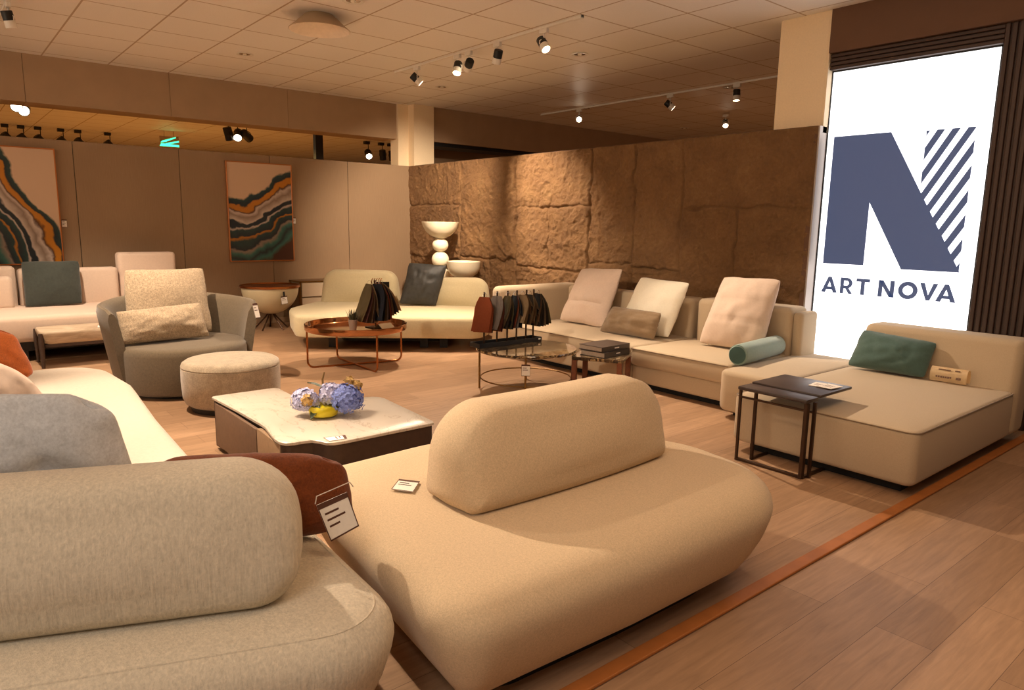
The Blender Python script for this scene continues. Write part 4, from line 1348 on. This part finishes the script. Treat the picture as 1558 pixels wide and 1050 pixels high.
bm = B(); pebble_back(bm, (-8.42, 3.77), d1, n1, 1.02, 0.33, 0.80, 0.30, 0.0, 0.10, 0.16, 0.05); lin(bm, 'backrest', 'cream', cs)
d2 = Vector((0.62, 0.785, 0)).normalized(); n2 = Vector((-d2.y, d2.x, 0))
bm = B(); pebble_back(bm, (-7.52, 4.42), d2, n2, 1.12, 0.33, 0.74, 0.30, 0.0, 0.10, 0.16, 0.05); lin(bm, 'backrest', 'cream', cs)
pillow('cushion', 'dark hide square cushion on the cream corner sofa', [(-7.40, 4.33, 0.425), (-7.11, 4.685, 0.41), (-7.14, 4.87, 0.90), (-7.43, 4.50, 0.93)], 0.16, 'leather_dk', seed=12, pinch=0.04, pw=0.5, wf=8)

# ================================================================== sculptural pedestal and round bowl behind it
tp = thing('stacked_pedestal', 'glossy white bowl on stacked balls, standing against the stone wall', 'pedestal', (-8.17, 5.45, 0))
bm = B(); lathe(bm, [(0, 1.195), (0.06, 1.195), (0.075, 1.205), (0.14, 1.235), (0.20, 1.290), (0.238, 1.355), (0.255, 1.415), (0.248, 1.418), (0.228, 1.36), (0.19, 1.305), (0.1, 1.26), (0, 1.25)], (-8.17, 5.45, 0), 72); lin(bm, 'bowl', 'ceramic', tp)
def ball(bm, c, rz, rx, n=28):
    lathe(bm, [(rx*sin(pi*i/n), -rz*cos(pi*i/n)) for i in range(n+1)], c, 40)
for z, rz, rx in ((1.105, 0.095, 0.110), (0.905, 0.112, 0.120), (0.68, 0.125, 0.135)):
    bm = B(); ball(bm, (-8.17, 5.45, z), rz, rx); lin(bm, 'ball', 'ceramic', tp)
bm = B(); lathe(bm, [(0, 0), (0.20, 0), (0.20, 0.03), (0.15, 0.06), (0.09, 0.30), (0.10, 0.55), (0, 0.56)], (-8.17, 5.45, 0), 48); lin(bm, 'base', 'ceramic', tp)
bw = thing('bowl_table', 'low white round bowl table beside the stacked pedestal, behind the cream sofa', 'table', (-7.76, 5.55, 0))
bm = B(); lathe(bm, [(0, 0), (0.17, 0), (0.17, 0.02), (0.06, 0.05), (0.055, 0.66), (0.12, 0.69), (0.19, 0.74), (0.218, 0.81), (0.228, 0.895), (0.222, 0.90), (0.21, 0.885), (0.18, 0.80), (0, 0.78)], (-7.76, 5.55, 0), 64); lin(bm, 'bowl', 'ceramic', bw)

# ================================================================== globe table and cabinet by the painted wall
gt = thing('globe_table', 'half-globe cream side table with copper rim on spider legs by the wall', 'table', (-9.05, 3.39, 0))
bm = B(); lathe(bm, [(0, 0.20)]+[(0.355*sin(t), 0.545-0.345*cos(t)) for t in [pi/2*i/16 for i in range(1, 17)]]+[(0.352, 0.55), (0, 0.55)], (-9.05, 3.39, 0), 64); lin(bm, 'half_globe', 'globe', gt)
bm = B(); lathe(bm, [(0.30, 0.548), (0.372, 0.548), (0.374, 0.575), (0.366, 0.578), (0.35, 0.562), (0, 0.560)], (-9.05, 3.39, 0), 64); lin(bm, 'copper_top', 'copper_frame', gt)
for k in range(5):
    a = 2*pi*k/5+0.35
    bm = B(); tube(bm, [(-9.05+0.03*cos(a), 3.39+0.03*sin(a), 0.215), (-9.05+0.08*cos(a), 3.39+0.08*sin(a), 0.15), (-9.05+0.22*cos(a), 3.39+0.22*sin(a), 0.0)], 0.010, 8); lin(bm, 'leg', 'bronze', gt)
gg = thing('price_tag', 'white price tag hanging on the front of the half-globe table', 'price tag', (-8.68, 3.40, 0.4))
c0 = Vector((-8.672, 3.425, 0.355)); w_ = Vector((0.10, 0.99, 0))
price_card('price_tag', '', [c0-w_*0.035, c0+w_*0.045+Vector((0, 0, 0.01)), c0+w_*0.035+Vector((0, 0, 0.11)), c0-w_*0.045+Vector((0, 0, 0.10))], 2, gg)
bm = B(); tube(bm, [c0+Vector((0, 0, 0.105)), c0+Vector((-0.01, 0, 0.16))], 0.012, 8); lin(bm, 'clip', 'black', gg)

cb = thing('low_cabinet', 'low white-fronted cabinet in a bronze frame along the painted wall', 'cabinet', (-9.3, 4.45, 0))
bm = B()
X0, X1, Y0, Y1, ZT = -9.56, -9.20, 3.85, 5.35, 0.59
for lo, hi in (((X0, Y0, ZT-0.02), (X1, Y1, ZT)), ((X0, Y0, 0.12), (X1, Y1, 0.14)), ((X0, Y0, 0), (X0+0.025, Y0+0.025, ZT)), ((X1-0.025, Y0, 0), (X1, Y0+0.025, ZT)), ((X0, Y1-0.025, 0), (X0+0.025, Y1, ZT)), ((X1-0.025, Y1-0.025, 0), (X1, Y1, ZT))):
    box(bm, lo, hi, 0.002, 1)
lin(bm, 'frame', 'brass', cb, smooth=False)
bm = B(); box(bm, (X0+0.02, Y0+0.03, 0.14), (X1-0.03, Y1-0.03, ZT-0.02)); lin(bm, 'body', plain('grey_beige_lacquer', (150, 128, 100), 0.5), cb, smooth=False)
for i in range(2):
    for j in range(2):
        y0_ = Y0+0.04+i*0.73
        z0_ = 0.15+j*0.225
        bm = B(); box(bm, (X1-0.03, y0_, z0_), (X1-0.012, y0_+0.70, z0_+0.205), 0.003, 1); lin(bm, 'drawer', plain('white_drawer_front', (214, 194, 166), 0.4), cb, smooth=False)

# ================================================================== tub chair, its cushions, ottoman
tc_ = thing('tub_armchair', 'round taupe swivel tub armchair with flared arms holding two speckled cushions', 'armchair', (-6.2, 1.57, 0))
ctr = Vector((-6.22, 1.57, 0))
bm = B(); lathe(bm, [(0, 0.03), (0.47, 0.03), (0.495, 0.05), (0.503, 0.12), (0.505, 0.34), (0.50, 0.375), (0.48, 0.395), (0.44, 0.405), (0, 0.42)], ctr, 72); lin(bm, 'seat', 'chenille', tc_)
bm = B(); lathe(bm, [(0, 0), (0.40, 0), (0.40, 0.035), (0, 0.035)], ctr, 48); lin(bm, 'swivel_base', 'black', tc_)
def shell():
    bm = B()
    n = 44
    rows = []
    for i in range(n+1):
        t = radians(70)+(radians(290)-radians(70))*i/n
        e = min(i, n-i)/n
        k = min(1.0, e/0.10)
        k = math.sqrt(max(0, 1-(1-k)**2))
        top = 0.40+(0.735-0.40)*(0.86+0.14*k)+0.02*cos(2*t)
        zb = 0.06+0.0*(1-k)
        rb, rtp = 0.485, 0.575
        sec = []
        for s, d in ((0, 0.02), (0.25, 0.035), (0.5, 0.04), (0.75, 0.04), (0.93, 0.036), (1.0, 0.018)):
            z = zb+(top-zb)*s
            r = rb+(rtp-rb)*s**1.4
            sec.append((r+d, z))
        sec.append((rtp+0.0, top+0.008))
        for s, d in ((1.0, 0.018), (0.93, 0.036), (0.75, 0.04), (0.5, 0.04), (0.25, 0.035), (0, 0.02)):
            z = zb+(top-zb)*s
            r = rb+(rtp-rb)*s**1.4
            sec.append((r-d, z))
        rows.append([bm.verts.new((ctr.x+r*cos(t), ctr.y+r*sin(t), z)) for r, z in sec])
    m_ = len(rows[0])
    for a, b in zip(rows, rows[1:]):
        for k in range(m_):
            bm.faces.new((a[k], a[(k+1) % m_], b[(k+1) % m_], b[k]))
    bm.faces.new(rows[0]); bm.faces.new(rows[-1][::-1])
    bmesh.ops.triangulate(bm, faces=[f for f in bm.faces if len(f.verts) > 4])
    return bm
lin(shell(), 'shell', 'chenille', tc_)
pillow('cushion', 'tall speckled back cushion in the tub armchair', [(-6.36, 1.17, 0.425), (-6.36, 1.87, 0.425), (-6.52, 1.865, 0.985), (-6.52, 1.225, 0.985)], 0.22, 'chenille_lt', seed=14, pinch=0.04, pw=0.5, wf=5)
pillow('cushion', 'speckled lumbar cushion in front on the tub armchair seat', [(-6.12, 1.09, 0.42), (-6.12, 1.775, 0.43), (-6.22, 1.735, 0.715), (-6.22, 1.085, 0.675)], 0.22, 'chenille_lt', seed=15, pinch=0.05, pw=0.5, wr=0.018, wf=6)
tg2 = thing('price_tag', 'white price tag hanging from the right arm of the tub armchair', 'price tag', (-6.1, 2.2, 0.5))
c0 = Vector((-5.98, 2.105, 0.575))
price_card('price_tag', '', [c0+Vector((0.0, 0.0, 0.0)), c0+Vector((-0.02, 0.05, 0.0)), c0+Vector((-0.05, 0.035, 0.125)), c0+Vector((-0.03, -0.015, 0.125))], 2, tg2)
bm = B(); tube(bm, [c0+Vector((-0.04, 0.01, 0.125)), c0+Vector((-0.06, 0.015, 0.16))], 0.0015, 5); lin(bm, 'string', 'black', tg2)

ot = thing('ottoman', 'round crushed velvet beige ottoman in front of the tub armchair', 'ottoman', (-5.37, 1.69, 0))
co = Vector((-5.37, 1.69, 0))
bm = B(); lathe(bm, [(0, 0.04), (0.30, 0.04), (0.33, 0.06), (0.345, 0.10), (0.352, 0.22), (0.350, 0.318), (0.346, 0.322)], co, 64); lin(bm, 'body', 'fuzzy', ot)
bm = B(); lathe(bm, [(0.346, 0.322), (0.350, 0.330), (0.342, 0.352), (0.315, 0.370), (0.22, 0.378), (0, 0.382)], co, 64); lin(bm, 'top_pad', 'fuzzy', ot)
bm = B(); lathe(bm, [(0, 0), (0.29, 0), (0.29, 0.045), (0, 0.045)], co, 48); lin(bm, 'base', 'black', ot)

# ================================================================== far left sofa, its cushion, the bench
fs = thing('far_sofa', 'beige sofa along the painted wall at left with one tall back block', 'sofa', (-8.8, 0.7, 0))
bm = B(); block(bm, -9.36, -1.4, 0.19, -8.19, 2.42, 0.445, 0.05, 0.08, 0.012); lin(bm, 'seat', 'pinkish', fs)
bm = B(); box(bm, (-9.3, -1.3, 0.10), (-8.25, 2.3, 0.20)); lin(bm, 'base_frame', 'black', fs)
for y in (-0.6, 0.62, 1.9):
    bm = B(); box(bm, (-8.30, y-0.05, 0), (-8.24, y+0.05, 0.11)); lin(bm, 'leg', 'black', fs)
for y0_, y1_, zt, xx in ((-1.2, 0.70, 0.875, -9.15), (0.72, 1.68, 0.842, -9.17), (1.69, 2.32, 1.005, -9.22)):
    bm = B(); block(bm, xx-0.20, y0_, 0.42, xx, y1_, zt, 0.04, 0.05); lin(bm, 'backrest', 'pinkish', fs)
bm = B(); block(bm, -9.13, -1.2, 0.43, -9.0, 0.66, 0.78, 0.05, 0.05); lin(bm, 'back_cushion', 'pinkish', fs)
pillow('cushion', 'slate grey velvet cushion on the far left sofa below the cut-off painting', [(-8.92, 0.735, 0.455), (-8.92, 1.265, 0.465), (-9.08, 1.285, 0.93), (-9.08, 0.745, 0.935)], 0.19, 'slate', seed=17, pinch=0.03, pw=0.5)
bn = thing('bench_table', 'low bench table with veined stone top on dark wooden legs by the far left sofa', 'table', (-7.93, 1.17, 0))
bm = B(); solid(bm, roundpoly([(-7.70, 0.725, 0.09), (-7.70, 1.62, 0.09), (-8.16, 1.62, 0.09), (-8.16, 0.725, 0.09)], 8), [(0.075, 0.212), (0.04, 0.228), (0.015, 0.265), (0.0, 0.32), (0.0, 0.336), (0.006, 0.345)], step=0.08); lin(bm, 'top', 'trav', bn)
bm = B()
for lo, hi in (((-8.12, 0.76, 0.195), (-7.74, 0.795, 0.225)), ((-8.12, 1.55, 0.195), (-7.74, 1.585, 0.225)), ((-7.78, 0.76, 0.195), (-7.74, 1.585, 0.225)), ((-8.12, 0.76, 0.195), (-8.08, 1.585, 0.225))):
    box(bm, lo, hi, 0.003, 1)
lin(bm, 'frame', 'dkwood', bn, smooth=False)
for p in ((-7.745, 0.735), (-8.13, 0.735), (-7.745, 1.60), (-8.13, 1.60)):
    bm = B(); tube(bm, [(p[0], p[1], 0), (p[0], p[1], 0.22), (p[0], p[1], 0.33)], [0.014, 0.025, 0.020], 12); lin(bm, 'leg', 'dkwood', bn)
price_card('price_card', 'cream price card lying on the stone bench table', [(-7.76, 1.20, 0.347), (-7.76, 1.31, 0.347), (-7.95, 1.34, 0.347), (-7.95, 1.23, 0.347)], 2)

# ================================================================== ceiling lamps and lights
dm = thing('ceiling_lamp', 'large flared metal ceiling lamp like a funnel, top left', 'ceiling lamp', (-6.13, 2.83, ZC))
bm = B(); lathe(bm, [(0.12, ZC), (0.125, ZC-0.004), (0.215, ZC-0.085), (0.255, ZC-0.118), (0.262, ZC-0.125), (0.258, ZC-0.128)], (-6.13, 2.83, 0), 64); lin(bm, 'collar', plain('tan_lamp_collar', (176, 154, 124), 0.5), dm)
bm = B(); lathe(bm, [(0.258, ZC-0.128), (0.20, ZC-0.088), (0.13, ZC-0.03), (0, ZC-0.025)], (-6.13, 2.83, 0), 64); lin(bm, 'reflector', 'brushed', dm)

def downlight(label, x, y):
    r = thing('recessed_downlight', label, 'ceiling light', (x, y, ZC), 'recessed downlights')
    bm = B(); lathe(bm, [(0.055, ZC-0.001), (0.085, ZC-0.001), (0.092, ZC-0.006), (0.086, ZC-0.010), (0.06, ZC-0.006), (0.055, ZC-0.001)], (x, y, 0), 32); lin(bm, 'trim_ring', 'white_paint', r)
    bm = B(); lathe(bm, [(0.06, ZC-0.005), (0.04, ZC-0.004), (0.022, ZC-0.006), (0, ZC-0.007)], (x, y, 0), 24); lin(bm, 'reflector', 'chrome', r)
    bm = B(); lathe(bm, [(0.024, ZC-0.006), (0.018, ZC-0.014), (0, ZC-0.016)], (x, y, 0), 16); lin(bm, 'bulb', 'glass_off', r)
for lb, x, y in (('recessed downlight left of the flared ceiling lamp', -8.06, 2.85), ('recessed downlight cut off at the top edge right of the flared lamp', -5.55, 2.86), ('recessed downlight right of the long spotlight track', -5.58, 5.47), ('recessed downlight in front of the left column', -8.10, 5.43), ('recessed downlight near the brightest ceiling spotlight', -7.98, 8.0), ('recessed downlight beside the right-hand spotlight of the rear track', -5.53, 8.12), ('small recessed downlight far back over the stone wall', -8.26, 10.8)):
    downlight(lb, x, y)

def track(label, x0, x1, y, m='white_paint', z=ZC):
    r = thing('lighting_track', label, 'lighting track', ((x0+x1)/2, y, z))
    bm = B(); box(bm, (x0, y-0.017, z-0.022), (x1, y+0.017, z), 0.003, 1); lin(bm, 'rail', m, r, smooth=False)
    bm = B(); box(bm, (x1-0.11, y-0.02, z-0.028), (x1, y+0.02, z), 0.003, 1); lin(bm, 'feed_box', m, r, smooth=False)
    return r
track('beige lighting track in the middle of the ceiling with five spotlights', -7.70, -4.57, 4.50)
track('beige lighting track behind the stone wall with three spotlights', -8.9, -3.2, 7.90)

def head(label, x, y, aim, group, lit=True, power=0, angle=45, blend=0.6, big=1.0, dark=False, drop=0.10, color=WARM, z=ZC, y_track=None):
    """adapter on the track, yoke, black-backed can with a pale front and a lens"""
    r = thing('track_spotlight', label, 'spotlight', (x, y, z), group)
    paint = 'black' if dark else 'white_paint'
    bm = B(); box(bm, (x-0.05, y-(0.10 if dark else 0.018), z-0.062), (x+0.05, y+0.018, z-(0.0 if dark else 0.022)), 0.004, 1); lin(bm, 'adapter', paint, r, smooth=False)
    d = Vector(aim).normalized()
    c = Vector((x, y, z-0.06-drop*big))
    bm = B(); tube(bm, [(x, y, z-0.06), (x, y, c.z+0.055*big)], 0.008, 8)
    side = d.cross(Vector((0, 0, 1)))
    side = side.normalized() if side.length > 0.05 else Vector((0, 1, 0))
    R_ = 0.043*big
    top = Vector((x, y, c.z+0.055*big))
    tube(bm, [c+side*(R_+0.006), c+side*(R_+0.006)+Vector((0, 0, 0.03*big)), top+side*0.01, top-side*0.01, c-side*(R_+0.006)+Vector((0, 0, 0.03*big)), c-side*(R_+0.006)], 0.005, 6)
    lin(bm, 'yoke', paint, r)
    q = d.to_track_quat('Z', 'Y').to_matrix()
    L_ = 0.075*big
    bm = B(); lathe(bm, [(0, -L_), (R_*0.9, -L_), (R_, -L_+0.006), (R_, 0.0), (0, 0.0)], c, 28, q); lin(bm, 'housing', 'black', r)
    bm = B(); lathe(bm, [(R_*0.97, 0.0), (R_*1.0, 0.004), (R_*1.02, L_*0.75), (R_*0.92, L_*0.78), (R_*0.90, L_*0.66), (0, L_*0.60)], c, 28, q); fc_ = lin(bm, 'front_can', paint, r)
    bm = B(); lathe(bm, [(0, L_*0.705), (R_*0.86, L_*0.70), (R_*0.86, L_*0.66), (0, L_*0.65)], c, 28, q); lin(bm, 'lens', 'glass_lens' if lit else 'glass_off', fc_)
    if power:
        p = c+d*(L_*0.85)
        spot('spot_beam', p, p+d, power, angle, blend, color, 0.03, r)
    return r

def aim(frm, to):
    return tuple(Vector(to)-Vector(frm))
GT = 'spotlights on the middle track'
Z1 = ZC-0.16
K = 1.95
head('leftmost spotlight of the middle track, tilted to the right', -7.22, 4.50, aim((-7.22, 4.5, Z1), (-6.45, 5.86, 1.65)), GT, True, 250*K, 48, 0.9)
head('brightest spotlight of the middle track, second from its left end', -6.42, 4.50, aim((-6.42, 4.5, Z1), (-5.6, 3.3, 0.0)), GT, True, 200*K, 90, 0.7)
head('spotlight of the middle track seen from its round black back', -6.22, 4.50, aim((-6.22, 4.5, Z1), (-9.2, 5.6, 1.25)), GT, True, 330*K, 60, 0.9)
head('wide spotlight hanging straight down from the middle track', -5.74, 4.50, aim((-5.74, 4.5, Z1), (-7.15, 4.85, 0.4)), GT, True, 170*K, 70, 0.7)
head('rightmost spotlight of the middle track, tilted to the right', -5.06, 4.50, aim((-5.06, 4.5, Z1), (-2.9, 4.5, 0.3)), GT, True, 250*K, 62, 0.9)
GR = 'spotlights on the track behind the stone wall'
head('glaring spotlight shining at the viewer behind the stone wall', -8.03, 7.90, aim((-8.03, 7.9, 3.0), (-3, 3.0, 0.5)), GR, True, 12, 60)
head('middle spotlight of the track behind the stone wall, tilted right', -6.30, 7.90, aim((-6.3, 7.9, 3.0), (-5.0, 9.0, 1.6)), GR, True, 40, 60)
head('right-hand spotlight of the track behind the stone wall, pointing down', -5.28, 7.90, aim((-5.28, 7.9, 3.0), (-5.15, 7.8, 0.0)), GR, True, 40, 70)
head('small glaring spotlight just above the top edge of the stone wall', -6.75, 9.85, (0.5, -0.6, -0.7), GR, True, 0)
# left-hand track, mostly above the frame
track('beige lighting track along the left of the room, above the frame', -8.2, -2.2, 0.71)
GL = 'spotlights on the left track'
head('bright spotlight at the upper left corner of the view', -7.51, 0.71, aim((-7.51, 0.71, Z1), (-8.0, 1.4, 0.3)), GL, True, 210*K, 80, 0.7)
head('spotlight of the left track over the tub armchair', -5.6, 0.71, aim((-5.6, 0.71, Z1), (-6.1, 1.7, 0.4)), GL, True, 220*K, 75, 0.7)
head('spotlight of the left track over the bright long sofa seat', -4.6, 0.71, aim((-4.6, 0.71, Z1), (-3.9, 0.6, 0.4)), GL, True, 230*K, 60, 0.7)
head('spotlight of the left track over the marble coffee table', -4.2, 0.71, aim((-4.2, 0.71, Z1), (-3.2, 1.7, 0.3)), GL, True, 62*K, 66, 0.7)

head('added unseen spotlight on the left track, aimed at the blush cushion', -3.4, 0.71, aim((-3.4, 0.71, Z1), (-4.95, 5.2, 0.65)), GL, True, 190*K, 28, 0.9)  # head added out of view to brighten the blush cushion
head('spotlight of the left track over the middle sofa', -5.1, 0.71, aim((-5.1, 0.71, Z1), (-2.1, 1.5, 0.4)), GL, True, 250*K, 40, 0.9)
# rear room beyond the painted wall
GB = 'black spotlights in the rear room'
track('black lighting track far back in the rear room, seen end on at left', -13.0, -12.9, 1.6, 'black')
def rear(label, px, py, pz, d, lit=False):
    return head(label, px, py, d, GB, lit, 0, dark=True, big=1.7, drop=0.13, z=pz)
rear('upper of two glaring spotlights under the beam at left', -12.4, 1.235, ZC, (1, -0.05, -0.35), True)
rear('lower of two glaring spotlights under the beam at left', -12.0, 1.12, ZC, (1, -0.10, -0.35), True)
for k, (y, lb) in enumerate(((1.43, 'first black spotlight from the left in the rear room row of six'), (1.69, 'second black spotlight from the left in the rear room row of six'), (1.97, 'third black spotlight from the left in the rear room row of six'), (2.36, 'fourth black spotlight from the left in the rear room row of six'), (2.66, 'fifth black spotlight from the left in the rear room row of six'), (3.20, 'sixth black spotlight, at the right end of the rear room row'))):
    rear(lb, -17.3, y, ZC, (-0.3+0.2*(k % 2), 0.5, -0.6))
rear('black spotlight left of the lit pair above the right painting', -13.2, 4.32, ZC, (-0.2, 0.3, -1))
rear('lit black spotlight of the pair above the right painting', -13.2, 4.48, ZC, (0.8, -0.35, -0.6), True)
rear('black spotlight tilted right, of the pair above the right painting', -13.2, 4.64, ZC, (-0.5, 0.6, -0.3))
rear('lit black spotlight left of two others beside the left column', -14.6, 7.82, ZC, (0.9, -0.3, -0.6), True)
rear('middle black spotlight of three beside the left column', -14.6, 8.18, ZC, (-0.2, 0.2, -1))
rear('right black spotlight of three beside the left column', -14.6, 8.42, ZC, (-0.2, 0.2, -1))
bm = B(); box(bm, (-11.54, 5.155, 2.30), (-11.44, 5.285, ZC)); tag(lin(bm, 'hanging_black_box', 'black', None, smooth=False), 'black rectangular drop box hanging under the beam, left of the column', 'ceiling box')
# exit sign
ex = thing('exit_sign', 'green lit exit sign just above the painted wall, under the rear room ceiling', 'sign', (-16.0, 4.04, ZC))
bm = B(); box(bm, (-16.03, 3.86, 2.84), (-16.0, 4.22, 3.06), 0.004, 1); tube(bm, [(-16.015, 3.95, 3.06), (-16.015, 3.95, ZC)], 0.006, 6); tube(bm, [(-16.015, 4.13, 3.06), (-16.015, 4.13, ZC)], 0.006, 6); lin(bm, 'housing', 'beam', ex, smooth=False)
ey = lambda u, v, w: Vector((-16.0+w, u, v))
bm = B()
prism(bm, [(3.85, 2.86), (4.22, 2.86), (4.22, 2.90), (3.88, 2.915)], 0.001, 0.004, ey)
prism(bm, [(3.87, 2.93), (3.90, 2.965), (4.16, 3.055), (4.17, 3.04), (3.96, 2.945)], 0.001, 0.004, ey)
prism(bm, [(4.0, 2.90), (4.22, 2.955), (4.22, 2.985), (3.96, 2.92)], 0.001, 0.004, ey)
lin(bm, 'lit_arrow', 'exit', ex, smooth=False)
